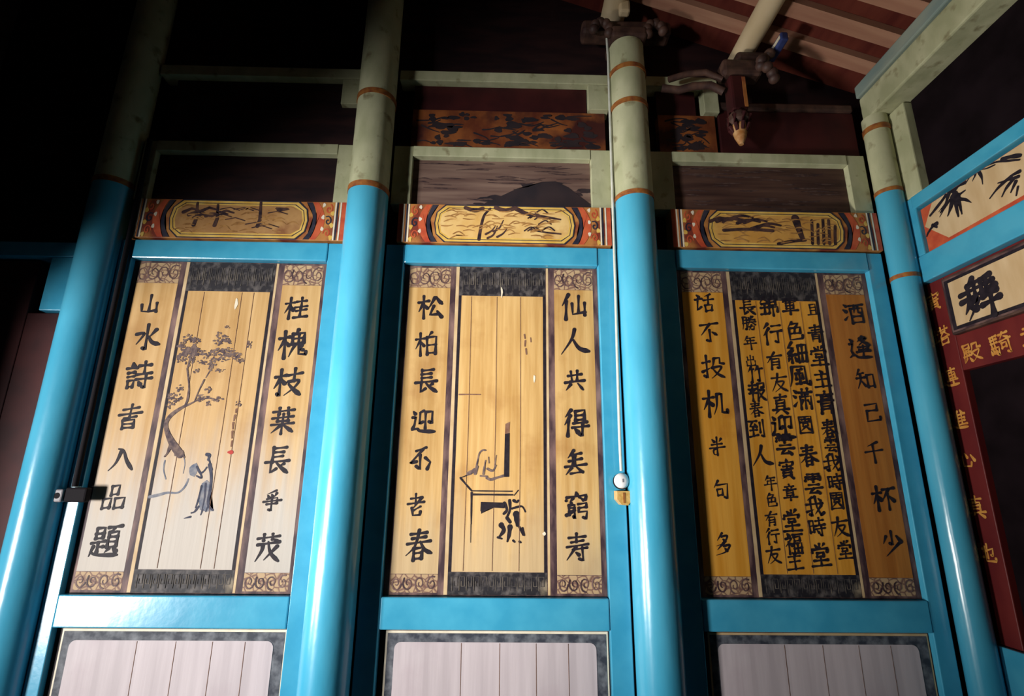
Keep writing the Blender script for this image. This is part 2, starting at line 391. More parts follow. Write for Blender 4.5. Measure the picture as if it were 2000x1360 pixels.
# ------------------------------------------------------------------ brush characters: strokes on a 100 x 100 square, x right, y down
GL = {
'山': "5010 5078|1550 1880 5082 8078|8246 8284", '水': "5005 5090 4084|1238 3836 1572t|8025 5848t|5545 7065 9575h",
'詩': "2510 3018d|0828 4224|1442 3640|1455 3653|1668 1892|1668 3866 3690|1890 3688|5020 9016|7005 7045|4548 9644|4565 9862|7850 8095 7090|5575 6283d",
'書': "5203 5055|2022 8016|0842 9534|2855 7650|2662 2892|2662 7260 7090|2876 7074|2890 7088", '入': "4220 2860 0588t|3012 5020 7055 9588h",
'品': "3508 3742|3508 6606 6440|3740 6438|0855 1090|0855 4253 4088|1088 4286|5855 6092|5855 9653 9490|6090 9488",
'題': "1510 1540|1510 4008 3838|1525 3824|1540 3838|0552 4848|2852 2880|2866 4464|1462 0592t|0878 3088 9892h|5210 9607|7212 6622|5824 5868|5824 8822 8866|5838 8637|5852 8651|5867 8666|6670 5482t|8070 9280d",
'桂': "0532 4228|2508 2592|2438 0568t|2845 4058d|5025 9022|7008 7045|4548 9544|5262 9258|7050 7085|4588 9985",
'槐': "0530 4026|2408 2494|2338 0468t|2742 3854d|6805 6014t|5018 5050|5018 9016 8848|5033 8831|7017 7050|5050 8848|6050 5070 4092t|7452 7484 9886 9876|8258 7670 8872",
'枝': "0532 4227|2408 2494 1888|2338 0468t|2742 3854d|4828 9622|7006 7048|5250 8846 7568 4292t|5456 7274 9792h",
'葉': "1018 9012|3204 3226|6804 6824|1040 9035|3028 3052|5026 5052|7026 7050|3052 7250|0864 9460|5052 5098|4666 1292t|5466 9290h",
'長': "3205 3255|3208 7806|3222 7020|3237 7035|0855 9551|3055 3092 5078|4856 6572 9592h|7862 6070t",
'爭': "6804 2218t|2824 3434d|4820 5230d|7216 6430t|2440 7837 7662|0852 9648|2464 7662|5036 5096 3888",
'茂': "0818 9212|3204 3226|6604 6624|1240 9434|3042 2860 0895t|5030 6468 9898h|8848 4092t|7222 8230d",
'松': "0532 4428|2406 2494|2338 0466t|2742 3854d|6815 5045 4455t|7412 8428 9640h|6448 4882 7880|7868 9490d",
'柏': "0532 4227|2406 2495|2338 0468t|2742 3856d|7204 6018t|5224 5492|5224 9022 8892|5456 8854|5488 8886",
'迎': "1012 1820d|0835 2034 1662 0878|0580 2878 4086 9890h|5210 3816 3660 5052|6016 6078|6016 8814 8658 7652",
'尔': "3520 7010|6015 1562 3858|5035 5285 3872|7245 9062 8084", '老': "2822 7418|5004 4845|1245 8838|8020 3068t|3060 3592 7090 7278|7258 3872",
'春': "2016 7612|2630 7226|1046 9240|4804 3852 0880t|5440 7264 9878h|3460 3696|3460 6658 6492|3676 6474|3693 6491",
'仙': "3006 0845t|2228 2292|6812 6872|4538 4676 9270|9036 9280", '人': "5210 4040 0685t|4642 6470 9680h",
'共': "2228 8022|3610 3850|6408 6248|3050 7848|0854 9250|3262 1286t|6460 8686h",
'得': "3005 1028t|3024 0855t|2240 2294|4810 5042|4810 8408 8240|4926 8224|5041 8239|4252 9248|3866 9862|7654 7696 6690|5072 5882d",
'無': "4504 2030t|3220 7416|4018 4060|2442 7636|0862 9456|5020 4860|3466 1290t|5464 8288h|3088 8084",
'窮': "5003 5212d|1220 1032|1220 9016 8430|3624 2236t|6222 7832|3040 2250t|2048 2078|2048 4246 4094 3688|2058 4056|2068 4066|0882 4270t|5646 9042 8856|5858 8856|5858 5472 9070 8496 7490",
'壽': "1816 8412|5003 4830|2630 7626|0846 9440|4646 0890t|3456 9052|7050 7296 5888|4466 5676d",
'話': "1812 2820d|0835 4030|2030 1585 3570|8410 5620t|5038 9834|7418 7258|5662 5890|5662 9060 8688|5888 8886",
'不': "1015 9210|5512 1260t|5038 5292 3684|6448 8462h", '投': "0832 4028|2606 2692 1484|0868 4054t|5818 5440 4852t|5818 8416 8238 9840|4854 8850 6878 4494t|5258 7078 9892h",
'機': "0532 4428|2606 2696|2438 0570t|2842 4056d|5818 5660 4490t|5818 7816 7884 9886 9876",
'半': "2416 3426d|7612 6428t|2042 8038|0860 9456|5004 5098|5060 2870 3492 5890t", '句': "3805 1238t|3026 8822 8092 6686|2848 3078|2848 5846 5674|3077 5675",
'多': "4804 2234t|4618 7616 5845 1858t|5230 6240d|5646 2276t|5560 8658 6486 1498t|6272 7082d",
'酒': "1012 2020d|0634 1642d|0878 2462t|3418 9814|3832 4094|3832 9430 9292|5818 5450t|7218 7448 8850|4666 8664|4092 9290",
'逢': "1014 1822d|0834 2032 1462 2278|0586 2478 4488 9890h|6404 4226t|5414 8012 4840t|5420 9640h|4448 8845|4858 8656|3868 9464|6642 6682",
'知': "2604 0830t|1624 4420|0642 4840|2824 2650 0688t|3056 4678d|5830 6084|5830 9228 9086|6082 9080", '己': "2016 7812 7642|2642 7640|2642 2488 9084 9070",
'千': "7406 2422t|0848 9642|5018 5098", '杯': "0532 4228|2406 2494|2438 0568t|2842 3856d|4818 9814|7416 4656t|7034 7092|7646 9460d",
'少': "5006 5055 4048|2824 1250t|7224 8844d|8050 2094t",
'舞': "4404 2428t|3416 8812|1030 9226|3016 3044|4616 4644|6215 6243|7614 7642|0846 9640|3450 1674t|3056 5254 2092t|3064 4272d|6254 9450|5872 9868|8048 8098",
'寶': "4804 5012d|1420 1030|1420 8818 8230|2840 7238|5030 5050|2052 8050|2858 2882|2858 7256 7080|2870 7068|2882 7080|3884 2296t|6284 8096d",
'塔': "0836 3634|2212 2272|0478 4068|4420 9618|5806 5832|8204 8030|7030 4460t|7230 9856|5460 8658|5070 5294|5070 9068 8892|5292 8890",
'連': "1014 1822d|0834 2032 1462 2278|0586 2478 4488 9890h|4416 9012|5028 5056|5028 8626 8454|5042 8440|5056 8454|4066 9464|6806 6884",
'進': "1014 1822d|0834 2032 1462 2278|0586 2478 4488 9890h|5408 4040t|5030 5076|7006 7818d|5028 9024|5044 8842|5058 8856|4874 9672|7226 7272",
'心': "1850 0876d|3036 3284 7286 7668|4824 5844d|7836 9260d", '真': "2018 8014|5004 4830|2832 2876|2832 7230 7074|2846 7044|2860 7058|0878 9474|3680 2096t|6280 8496d",
'地': "0836 3832|2212 2270|0478 4068|4444 8830 8462 7658|6012 6072|4824 4886 9684 9672",
'殿': "1210 1440 0690t|1210 4408 4228|1426 4224|1846 4444|2436 2462|3636 3660|1062 4860|2272 1288t|3672 4688d|5814 5436 4846t|5814 8412 8234 9636|5050 8846 6878 4894t|5656 7478 9892h",
'騎': "1010 1260|1010 4008|1024 3822|1038 3836|2608 2660|1060 4258 3894 3086|0670 0884d|1668 2080d|2666 3078d|5412 9008|7004 5430t|7220 8828d|4838 9834|5648 5670|5648 7846 7668|5668 7666|8838 9096 7888",
'且': "2814 2884|2814 7212 7084|2836 7034|2858 7056|0888 9484", '青': "2016 8012|2830 7428|0846 9442|5004 5046|3056 2896t|3056 7254 7096|3068 7066|3080 7078",
'堂': "5004 5020|2808 3618d|7204 6216t|1226 1038|1226 9024 8436|3442 3456|3442 6640 6454|3456 6454|1872 8470|5056 5092|0694 9692", '主': "4404 5612d|1424 8620|2050 8046|0688 9684|5024 5086",
'膏': "5004 5012|1218 8816|3226 3238|3226 7024|3238 7036|1446 8844|2856 2698|2856 7654 7496|2868 7466|2880 7478", '軍': "1210 1026|1210 9008 8422|2222 7820|2834 2866|2834 7432 7264|2850 7248|2866 7264|0680 9676|5024 5098",
'色': "4004 2028t|3614 7212 5830|2434 2688 9084 9070|2434 8232 8058|5234 5058|2660 8058", '細': "3004 1028 3428 1252|3038 0862 4458|2654 2690|1472 0886t|4070 4880d|5620 5888|5620 9418 9286|7418 7486|5852 9250|5888 9286",
'風': "2012 1660 0692t|2012 8010 8284 9888 9874|4426 6422|3640 3662|3640 6838 6660|5228 5280|3682 7278", '滿': "1012 2020d|0634 1642d|0878 2462t|3422 9620|5008 5030|7806 7628|6428 6492|4040 4094|4040 9238 9094|5256 4474t|7656 8472",
'園': "1208 1296|1208 8806 8896|2822 7420|5014 5032|2036 8034|3444 3458|3444 6642 6456|5058 2082t|5460 7882h|1294 8892", '雲': "2010 8008|1222 1036|1222 9020 8634|5008 5044|2630 4030|6030 7430|2656 7654|0872 9470|4872 2692 7490|6680 8094d",
'我': "4406 1620t|0640 9636|3014 3292 2084|0672 4462t|5804 6452 8290 9680|8846 5084t|7814 8824d", '時': "1020 1276|1020 3418 3274|1246 3244|1274 3272|4822 9418|7006 7042|4444 9840|4460 9856|7846 7894 6888|5268 6078d",
'錦': "2604 0634t|2818 4630|1440 4238|0858 4656|2840 2888|0890 4886|7204 6214t|5618 5648|5618 8816 8646|5632 8630|5648 8646|5058 5084|5058 9456 9280|7248 7298", '行': "3205 1028t|3426 0858t|2244 2296|5018 9214|4442 9838|7642 7692 6284",
'有': "0828 9422|5204 0860t|3440 3296|3440 7838 7894 6888|3458 7656|3474 7672", '友': "0826 9420|4404 3640 0892t|3446 7844 5874 2496t|4256 6478 9694h",
'章': "5003 5010|2016 8014|3420 3830d|6620 6030t|0834 9432|2842 2870|2842 7440 7268|2856 7254|2870 7268|0682 9680|5070 5098", '福': "2006 2814d|0828 3826 0462t|2242 2296|2848 4058d|4812 9810|5422 5640|5422 8620 8438|5440 8438|5050 5094|5050 9248 9092|7050 7092|5072 9070|5094 9092",
'勝': "1010 1060 0690t|1010 3608 3692 2888|1230 3428|1250 3448|5012 5822d|8208 7420t|4630 9428|4444 9842|7006 4466t|7044 9662|5072 8670 8094 7090|6862 4896t", '年': "3404 1234t|2818 8614|3036 8034|3036 3058|0660 9656|5618 5698",
'出': "5004 5092|2218 2442|7816 7640|2442 7640|1054 1290|9052 9090|1290 9088", '竹': "2804 0834t|2020 4418|3220 3292|7004 5032t|6220 9616|7818 7892 6884",
'報': "0820 4418|2606 2640|0440 4838|1244 2054d|3842 3056t|0860 4658|2656 2696|5612 5696|5612 8810 8632 7632|5846 8844 6874 5890t|6456 7678 9694h", '到': "0812 5010|2614 1038 4436|3826 4840d|1056 4854|2842 2884|0690 5282|6818 6870|8806 8894 7686",
}


def glyph(ch, F, cx, cz, size, m, parent, bold=1.0, slant=0.0, tall=1.0, flip=1, rnd=random.Random(3)):
    bm = NB()
    js = rnd.uniform(-0.05, 0.05) + slant
    for s in GL[ch].split('|'):
        mode = s[-1] if s[-1] in 'thd' else 'n'
        s2 = s.rstrip('thd')
        P = []
        for tok in s2.split(' '):
            x, y = int(tok[:2]) / 100 - .5, .5 - int(tok[2:]) / 100
            x += rnd.uniform(-.012, .012) + js * y
            y += rnd.uniform(-.012, .012) + 0.06 * x
            P.append(Vector((cx + flip * x * size, cz + y * size * tall)))
        if mode in 'th' and len(P) > 2:
            P = smooth_path(P)
        else:
            q = []
            for a, b in zip(P, P[1:]):
                q += [a + (b - a) * k / 4 for k in range(4)]
            P = q + [P[-1]]
        w = size * 0.092 * bold * rnd.uniform(0.85, 1.15)
        wf = {'n': lambda t: w * (1.15 - 0.55 * math.sin(math.pi * t) ** 1.2 + 0.1 * t),
              't': lambda t: w * (1.3 - 1.05 * t),
              'h': lambda t: w * (0.6 + 1.05 * t if t < .85 else 1.5 - 4.5 * (t - .85)),
              'd': lambda t: w * (0.75 + 0.85 * t)}[mode]
        ribbon(bm, F, P, wf)
    return link('written_character', bm, m, parent)


# ------------------------------------------------------------------ traced positions of the writing and the painted strokes (metres on the wall)
TEXT={
 'P1L':[('山',-1.781,2.374,0.117),('水',-1.763,2.200,0.145),('詩',-1.770,2.011,0.142),('書',-1.771,1.807,0.125),('入',-1.768,1.609,0.125),('品',-1.771,1.439,0.115),('題',-1.769,1.249,0.139)],
 'P1R':[('桂',-1.050,2.367,0.128),('槐',-1.046,2.179,0.153),('枝',-1.046,1.986,0.145),('葉',-1.048,1.799,0.127),('長',-1.051,1.612,0.130),('爭',-1.052,1.431,0.094),('茂',-1.046,1.230,0.121)],
 'P2L':[('松',-0.375,2.385,0.135),('柏',-0.383,2.190,0.125),('長',-0.376,2.000,0.125),('迎',-0.380,1.805,0.123),('尔',-0.385,1.625,0.130),('老',-0.392,1.419,0.103),('春',-0.370,1.246,0.132)],
 'P2R':[('仙',0.356,2.397,0.148),('人',0.357,2.210,0.161),('共',0.353,2.011,0.120),('得',0.354,1.807,0.135),('無',0.348,1.617,0.122),('窮',0.351,1.424,0.125),('壽',0.349,1.241,0.120)],
 'P3L':[('話',1.028,2.432,0.111),('不',1.043,2.272,0.114),('投',1.043,2.094,0.125),('機',1.040,1.911,0.133),('半',1.031,1.704,0.088),('句',1.032,1.502,0.091),('多',1.017,1.264,0.094)],
 'P3R':[('酒',1.800,2.389,0.119),('逢',1.802,2.204,0.125),('知',1.806,2.040,0.107),('己',1.810,1.876,0.107),('千',1.787,1.684,0.100),('杯',1.798,1.471,0.118),('少',1.803,1.271,0.117)],
 'P3C':[('且',1.592,2.405,0.064),('青',1.587,2.276,0.079),('堂',1.589,2.158,0.090),('主',1.587,2.037,0.083),('膏',1.588,1.924,0.097),('春',1.585,1.794,0.077),('雲',1.584,1.720,0.065),('我',1.576,1.631,0.078),('時',1.577,1.543,0.069),('園',1.574,1.459,0.069),('友',1.571,1.341,0.077),('堂',1.579,1.241,0.070),('軍',1.474,2.423,0.081),('色',1.480,2.285,0.095),('細',1.478,2.172,0.106),('風',1.473,2.053,0.104),('滿',1.476,1.938,0.097),('園',1.474,1.812,0.075),('春',1.467,1.665,0.088),('雲',1.473,1.535,0.088),('我',1.464,1.430,0.083),('時',1.461,1.340,0.077),('堂',1.462,1.218,0.089),('錦',1.364,2.421,0.095),('行',1.365,2.272,0.101),('有',1.359,2.130,0.078),('友',1.369,2.018,0.082),('真',1.363,1.911,0.087),('迎',1.360,1.801,0.110),('雲',1.359,1.717,0.090),('寶',1.357,1.602,0.083),('章',1.356,1.494,0.064),('堂',1.349,1.366,0.086),('福',1.346,1.267,0.082),('主',1.340,1.188,0.071),('長',1.252,2.413,0.081),('勝',1.250,2.325,0.069),('年',1.245,2.222,0.062),('出',1.240,2.128,0.052),('竹',1.253,2.058,0.076),('報',1.254,1.973,0.087),('春',1.239,1.884,0.066),('到',1.233,1.789,0.080),('人',1.243,1.658,0.103),('年',1.268,1.535,0.059),('色',1.264,1.456,0.058),('有',1.254,1.374,0.058),('行',1.250,1.298,0.062),('友',1.245,1.216,0.067)],
}
TREE=[((-1.503,1.635,-1.545,1.682,-1.577,1.730,-1.594,1.773,-1.584,1.809,-1.555,1.839,-1.514,1.867),0.0352,0.0117),((-1.538,1.673,-1.507,1.654,-1.490,1.626),0.0188,0.0071),((-1.554,1.682,-1.562,1.644,-1.573,1.625),0.0188,0.0071),((-1.527,1.663,-1.526,1.630),0.0164,0.0070),((-1.511,1.654,-1.496,1.645,-1.482,1.622),0.0188,0.0070),((-1.555,1.839,-1.532,1.856,-1.500,1.872,-1.465,1.892,-1.438,1.907),0.0123,0.0049),((-1.540,2.047,-1.519,1.971,-1.511,1.906,-1.519,1.866),0.0074,0.0098),((-1.533,2.099,-1.539,2.042),0.0098,0.0074),((-1.449,1.992,-1.467,1.934,-1.478,1.884),0.0073,0.0049),((-1.414,2.070,-1.443,2.003),0.0074,0.0049),((-1.465,1.892,-1.413,1.903,-1.362,1.891),0.0098,0.0049),((-1.368,2.127,-1.401,2.096,-1.447,2.069),0.0075,0.0050)]
LEAVES=[(-1.581,2.129,0.033,0.030),(-1.540,2.156,0.028,0.045),(-1.561,2.203,0.018,0.015),(-1.513,2.185,0.013,0.013),(-1.534,2.088,0.020,0.023),(-1.579,2.090,0.018,0.013),(-1.497,2.123,0.017,0.015),(-1.520,2.135,0.020,0.020),(-1.412,2.219,0.015,0.015),(-1.385,2.203,0.020,0.015),(-1.407,2.184,0.023,0.015),(-1.409,2.132,0.025,0.015),(-1.368,2.127,0.030,0.020),(-1.328,2.110,0.025,0.013),(-1.308,2.123,0.023,0.010),(-1.417,2.088,0.018,0.015),(-1.458,2.110,0.015,0.013),(-1.433,2.126,0.015,0.015),(-1.380,2.039,0.018,0.010),(-1.378,2.259,0.010,0.008),(-1.290,2.090,0.015,0.010),(-1.257,2.171,0.010,0.018),(-1.471,2.079,0.022,0.010),(-1.493,2.035,0.015,0.010),(-1.374,2.096,0.023,0.010),(-1.423,2.064,0.015,0.020),(-1.347,2.148,0.020,0.013),(-1.359,2.185,0.015,0.010),(-1.557,1.946,0.015,0.015),(-1.588,1.913,0.017,0.017),(-1.590,1.868,0.015,0.015),(-1.561,1.901,0.022,0.017),(-1.445,1.907,0.024,0.012),(-1.421,1.940,0.015,0.015),(-1.373,1.898,0.024,0.010),(-1.411,1.875,0.010,0.014),(-1.458,1.895,0.012,0.010),(-1.267,1.877,0.012,0.012),(-1.581,2.171,0.012,0.020),(-1.473,2.126,0.013,0.010)]
GROUND=[((-1.610,1.443,-1.570,1.452,-1.534,1.462,-1.490,1.462,-1.469,1.474,-1.454,1.497,-1.447,1.524),0.0138,0.0069),((-1.569,1.606,-1.567,1.565,-1.550,1.523),0.0070,0.0047),((-1.493,1.645,-1.475,1.596,-1.475,1.549),0.0047,0.0023)]
LADY=[((-1.380,1.637,-1.368,1.632,-1.369,1.613),0.0188,0.0117),((-1.367,1.616,-1.356,1.590,-1.346,1.567),0.0070,0.0094),((-1.359,1.590,-1.344,1.539,-1.339,1.482,-1.340,1.414,-1.313,1.388),0.0164,0.0094),((-1.416,1.580,-1.397,1.553,-1.382,1.560,-1.371,1.578),0.0117,0.0070),((-1.397,1.553,-1.387,1.530,-1.412,1.539),0.0094,0.0070),((-1.381,1.493,-1.386,1.436,-1.393,1.398),0.0094,0.0070),((-1.364,1.505,-1.359,1.443,-1.363,1.380),0.0115,0.0046),((-1.380,1.403,-1.395,1.380,-1.408,1.375),0.0115,0.0069),((-1.410,1.358,-1.436,1.351),0.0092,0.0046),((-1.359,1.389,-1.365,1.367),0.0070,0.0047),((-1.336,1.414,-1.344,1.381),0.0070,0.0047)]
FAN=[(-1.430,1.566,0.019,0.031)]
ROBE=[(-1.383,1.504,-1.362,1.521,-1.341,1.505,-1.336,1.459,-1.333,1.414,-1.310,1.383,-1.344,1.381,-1.373,1.389,-1.386,1.436)]
NOTE1=[((-1.273,1.850,-1.274,1.835),0.0098,0.0073),((-1.276,1.821,-1.278,1.796),0.0096,0.0072),((-1.279,1.786,-1.277,1.757),0.0098,0.0073),((-1.277,1.745,-1.275,1.714),0.0096,0.0072),((-1.273,1.700,-1.272,1.676),0.0072,0.0072)]
SEAL=[(-1.270,1.648,0.014,0.010)]
TABLE=[((-0.191,1.543,-0.164,1.513,-0.137,1.485),0.0082,0.0070),((-0.191,1.543,-0.147,1.562,-0.128,1.581),0.0047,0.0047),((-0.139,1.485,-0.044,1.485,0.051,1.485),0.0052,0.0052),((-0.134,1.469,-0.044,1.469,0.054,1.469),0.0084,0.0072),((-0.137,1.476,-0.136,1.403,-0.135,1.338),0.0096,0.0048),((-0.136,1.338,-0.135,1.259),0.0035,0.0024),((-0.085,1.415,-0.089,1.386),0.0071,0.0035)]
VALANCE=[(-0.093,1.436,0.018,1.434,0.016,1.409,-0.033,1.411,-0.061,1.402,-0.087,1.386,-0.094,1.397),(0.014,1.749,0.036,1.754,0.036,1.550,0.012,1.549)]
SLABTOP=[(0.016,1.798,0.038,1.808,0.036,1.752,0.014,1.747)]
PLANT=[((-0.119,1.588,-0.112,1.628,-0.106,1.656,-0.092,1.671,-0.077,1.671),0.0072,0.0072),((-0.123,1.564,-0.114,1.595),0.0144,0.0120),((-0.156,1.562,-0.140,1.571,-0.126,1.581),0.0192,0.0144),((-0.084,1.562,-0.080,1.595,-0.076,1.624),0.0120,0.0048),((-0.066,1.586,-0.041,1.577,-0.027,1.601),0.0120,0.0072),((-0.059,1.612,-0.062,1.640),0.0048,0.0036),((-0.032,1.596,-0.026,1.648),0.0048,0.0036),((-0.069,1.544,-0.050,1.537,-0.026,1.544,0.007,1.554),0.0120,0.0120),((-0.098,1.553,-0.065,1.551),0.0072,0.0072)]
SCHOLAR=[((0.059,1.444,0.073,1.437,0.080,1.444),0.0141,0.0094),((0.052,1.408,0.075,1.415,0.099,1.417,0.113,1.395),0.0118,0.0071),((0.016,1.432,0.028,1.403,0.014,1.385),0.0144,0.0120),((0.040,1.444,0.042,1.403,0.029,1.371),0.0141,0.0094),((0.071,1.383,0.076,1.354,0.078,1.336),0.0312,0.0192),((0.029,1.367,0.043,1.349),0.0188,0.0141),((0.003,1.335,0.015,1.313,-0.003,1.287),0.0235,0.0118),((-0.012,1.282,0.007,1.276),0.0115,0.0069),((0.043,1.327,0.039,1.293,0.032,1.265),0.0235,0.0094),((0.086,1.327,0.104,1.294),0.0118,0.0094),((0.100,1.323,0.109,1.292),0.0118,0.0071),((0.058,1.269,0.065,1.263),0.0092,0.0092),((0.086,1.265,0.093,1.261),0.0092,0.0092),((0.061,1.467,0.080,1.490),0.0048,0.0048)]
NOTE2=[((0.105,2.246,0.108,2.227),0.0078,0.0078),((0.110,2.214,0.108,2.187),0.0078,0.0078),((0.113,2.172,0.116,2.145),0.0077,0.0077),((0.136,2.230,0.138,2.209),0.0052,0.0052),((-0.211,1.937,-0.158,1.938,-0.108,1.938),0.0073,0.0049)]
BAMBOO=[((-0.304,2.876,-0.269,2.858,-0.199,2.828),0.0174,0.0139),((-0.330,2.887,-0.294,2.838,-0.257,2.810),0.0209,0.0070),((-0.338,2.847,-0.316,2.806,-0.291,2.774),0.0313,0.0070),((-0.351,2.853,-0.344,2.790,-0.343,2.742),0.0348,0.0070),((-0.365,2.839,-0.363,2.787,-0.363,2.744),0.0233,0.0067),((-0.360,2.821,-0.394,2.800,-0.419,2.770),0.0233,0.0033),((-0.353,2.838,-0.404,2.842),0.0174,0.0070),((-0.345,2.878,-0.376,2.886,-0.409,2.881),0.0278,0.0209),((-0.320,2.844,-0.281,2.818,-0.247,2.793),0.0133,0.0033),((-0.288,2.836,-0.248,2.820),0.0104,0.0035),((-0.223,2.770,-0.197,2.768,-0.163,2.749,-0.154,2.737),0.0217,0.0072),((-0.199,2.775,-0.221,2.752),0.0174,0.0104),((-0.461,2.916,-0.438,2.889,-0.411,2.869),0.0128,0.0032),((-0.471,2.915,-0.469,2.885,-0.447,2.862),0.0167,0.0033),((-0.485,2.889,-0.492,2.854,-0.489,2.820),0.0191,0.0032),((-0.457,2.903,-0.430,2.900,-0.402,2.901),0.0133,0.0033),((-0.613,2.778,-0.579,2.772,-0.543,2.761,-0.504,2.740),0.0183,0.0061),((-0.618,2.762,-0.581,2.742,-0.556,2.718),0.0183,0.0061),((-0.625,2.746,-0.595,2.714),0.0183,0.0061),((-0.640,2.760,-0.597,2.771,-0.554,2.784),0.0145,0.0058),((-0.628,2.720,-0.613,2.689),0.0122,0.0061),((-0.649,2.778,-0.618,2.781),0.0174,0.0116),((-0.531,2.889,-0.576,2.874,-0.617,2.850,-0.661,2.825),0.0096,0.0096),((-0.595,2.873,-0.631,2.860,-0.667,2.840),0.0152,0.0183),((-0.561,2.869,-0.516,2.879,-0.470,2.910),0.0064,0.0064)]
# ------------------------------------------------------------------ the setting
struct('floor', bxo(-6.2, 2.6, -5.5, 0.3, -0.12, 0.0), STONE)
struct('ground', bxo(-12, 6, -12, -5.6, -0.2, -0.08), STONE)
struct('wall_back', bxo(-6.2, 2.3, 0.09, 0.25, 0.0, 5.6), DARKWOOD)
JY = -3.04
struct('wall_right', bxo(2.17, 2.33, -5.4, 0.09, 0.0, 3.70), DARKWOOD)
bm = NB()
box(bm, -3.10, -2.95, -5.4, JY, 0, 5.6)
box(bm, -3.10, -2.95, -0.95, 0.09, 0, 5.6)
box(bm, -3.10, -2.95, JY, -0.95, 1.99, 5.6)
struct('unseen_wall_left', bm, PLASTER)  # unseen wall, its opening shaped to shade the upper left and the right bay
struct('wall_front', bxo(-6.2, 2.33, -5.55, -5.4, 0, 5.6), PLASTER)


def roof_z(x):
    return 3.80 + 0.37 * (2.06 - x)


RX = -2.04
bm = NB()
pr = [(2.33, roof_z(2.33)), (RX, roof_z(RX)), (-6.3, roof_z(RX) - 0.37 * 4.26)]
lo = [[bm.verts.new((x, y, z)) for x, z in pr] for y in (-5.5, 0.25)]
hi = [[bm.verts.new((x, y, z + .12)) for x, z in pr] for y in (-5.5, 0.25)]
for i in range(2):
    bm.faces.new((lo[0][i], lo[0][i + 1], lo[1][i + 1], lo[1][i]))
    bm.faces.new((hi[0][i + 1], hi[0][i], hi[1][i], hi[1][i + 1]))
bmesh.ops.recalc_face_normals(bm, faces=bm.faces)
struct('ceiling', bm, MAROON_ROOF)

names = ['rafter nearest the panel wall', 'second rafter from the panel wall', 'third rafter from the panel wall', 'fourth rafter from the panel wall, at the top edge of the view',
         'fifth rafter from the panel wall', 'sixth rafter from the panel wall']
for k in range(5):
    y = -0.125 - 0.185 * k
    bm = NB()
    th = 0.045
    P = [(2.17, roof_z(2.17)), (RX + 1.2, roof_z(RX + 1.2))]
    vs = []
    for x, z in P:
        vs.append([bm.verts.new((x, yy, zz)) for yy, zz in ((y - .042, z - .002), (y + .042, z - .002), (y + .042, z - th), (y - .042, z - th))])
    for i in range(4):
        bm.faces.new((vs[0][i], vs[0][(i + 1) % 4], vs[1][(i + 1) % 4], vs[1][i]))
    bm.faces.new(vs[0][::-1])
    bm.faces.new(vs[1])
    bmesh.ops.recalc_face_normals(bm, faces=bm.faces)
    tag(link('rafter', bm, RAFTER, origin=(2.0, y, roof_z(2.0) - th)), 'pinkish tan flat ' + names[k], 'rafter', 'rafters under the maroon roof boards')

# round logs running towards the viewer under the rafters
for x, r, lab, mm in ((1.36, 0.060, 'cream painted round log carried by the hanging carved bracket', CREAM_LOG),
                      (0.62, 0.070, 'round dark-stained log on the top of the cabled pillar', CREAM_LOG),
                      (-0.72, 0.075, 'round log lost in the dark above the left of the two middle pillars', DARKWOOD)):
    zc = roof_z(x) - 0.05 - r
    tag(link('roof_log', lathe(NB(), x, zc, [(r, -4.3), (r * .97, -2), (r, 0.05)], 24, 'y'), mm, origin=(x, -2, zc - r), smooth=True), lab, 'beam', 'logs under the roof')

# wall plate over the right wall
t = thing('wall_plate_beam', (2.06, -2.2, 3.50), 'weathered pale green squared beam running along the top of the right wall', 'beam')
link('timber', bxo(2.0, 2.168, -4.38, -0.02, 3.50, 3.655, 0.01), GREEN, t)
BLUEGREY = mat('blue_grey_strip', (0.16, 0.24, 0.24), (0.30, 0.34, 0.28), 7, (1, .3, 1), 0.6, 0.3)
link('upper_strip', bxo(1.985, 2.168, -4.38, -0.02, 3.657, 3.735, 0.008), BLUEGREY, t)['label'] = 'blue-grey painted upper strip'

MAROON_DARK = mat('dark_maroon_board', (0.030, 0.006, 0.007), (0.055, 0.010, 0.010), 6, rough=.6, spec=.2)
# ------------------------------------------------------------------ columns
def column(x, y, r, ztop, rings, lab, zblue=2.965):
    t = thing('pillar', (x, y, 0), lab, 'column')
    link('base_stone', lathe(NB(), x, y, [(r * 1.45, 0), (r * 1.55, .06), (r * 1.35, .16), (r * 1.1, .18)], 40), STONE, t, smooth=True)
    n = 14
    link('blue_shaft', lathe(NB(), x, y, [(r * (1 + .004 * math.sin(i * 2.1)), .18 + (zblue - .18) * i / n) for i in range(n + 1)], 64), BLUE, t, smooth=True)['label'] = 'glossy blue lower shaft'
    link('green_shaft', lathe(NB(), x, y, [(r * .985, zblue + .001), (r * .98, (zblue + ztop) / 2), (r * .96, ztop)], 64), GREEN, t, smooth=True)['label'] = 'pale green upper shaft'
    for z, h in rings:
        link('painted_ring', lathe(NB(), x, y, [(r * .97, z - h / 2), (r * 1.025, z - h / 2), (r * 1.025, z + h / 2), (r * .97, z + h / 2)], 64), RING, t, smooth=True)['label'] = 'reddish brown painted ring'
    return t


column(-2.065, 0.0, 0.096, 4.3, [(3.015, .03)], 'glossy blue pillar at the far left with a long white highlight', 3.0)
column(-0.713, -0.055, 0.103, 4.5, [(2.975, .03), (3.53, .03)], 'glossy blue pillar between the tree painting and the table painting')
column(0.675, -0.055, 0.100, 3.93, [(2.962, .026), (3.515, .028), (3.74, .026)], 'glossy blue pillar with a pale cable hanging along its left side', 2.955)
column(2.042, -0.052, 0.064, 3.50, [(2.552, .022), (3.035, .022), (3.42, .03)], 'speckled blue pillar in the right-hand corner', 3.025)

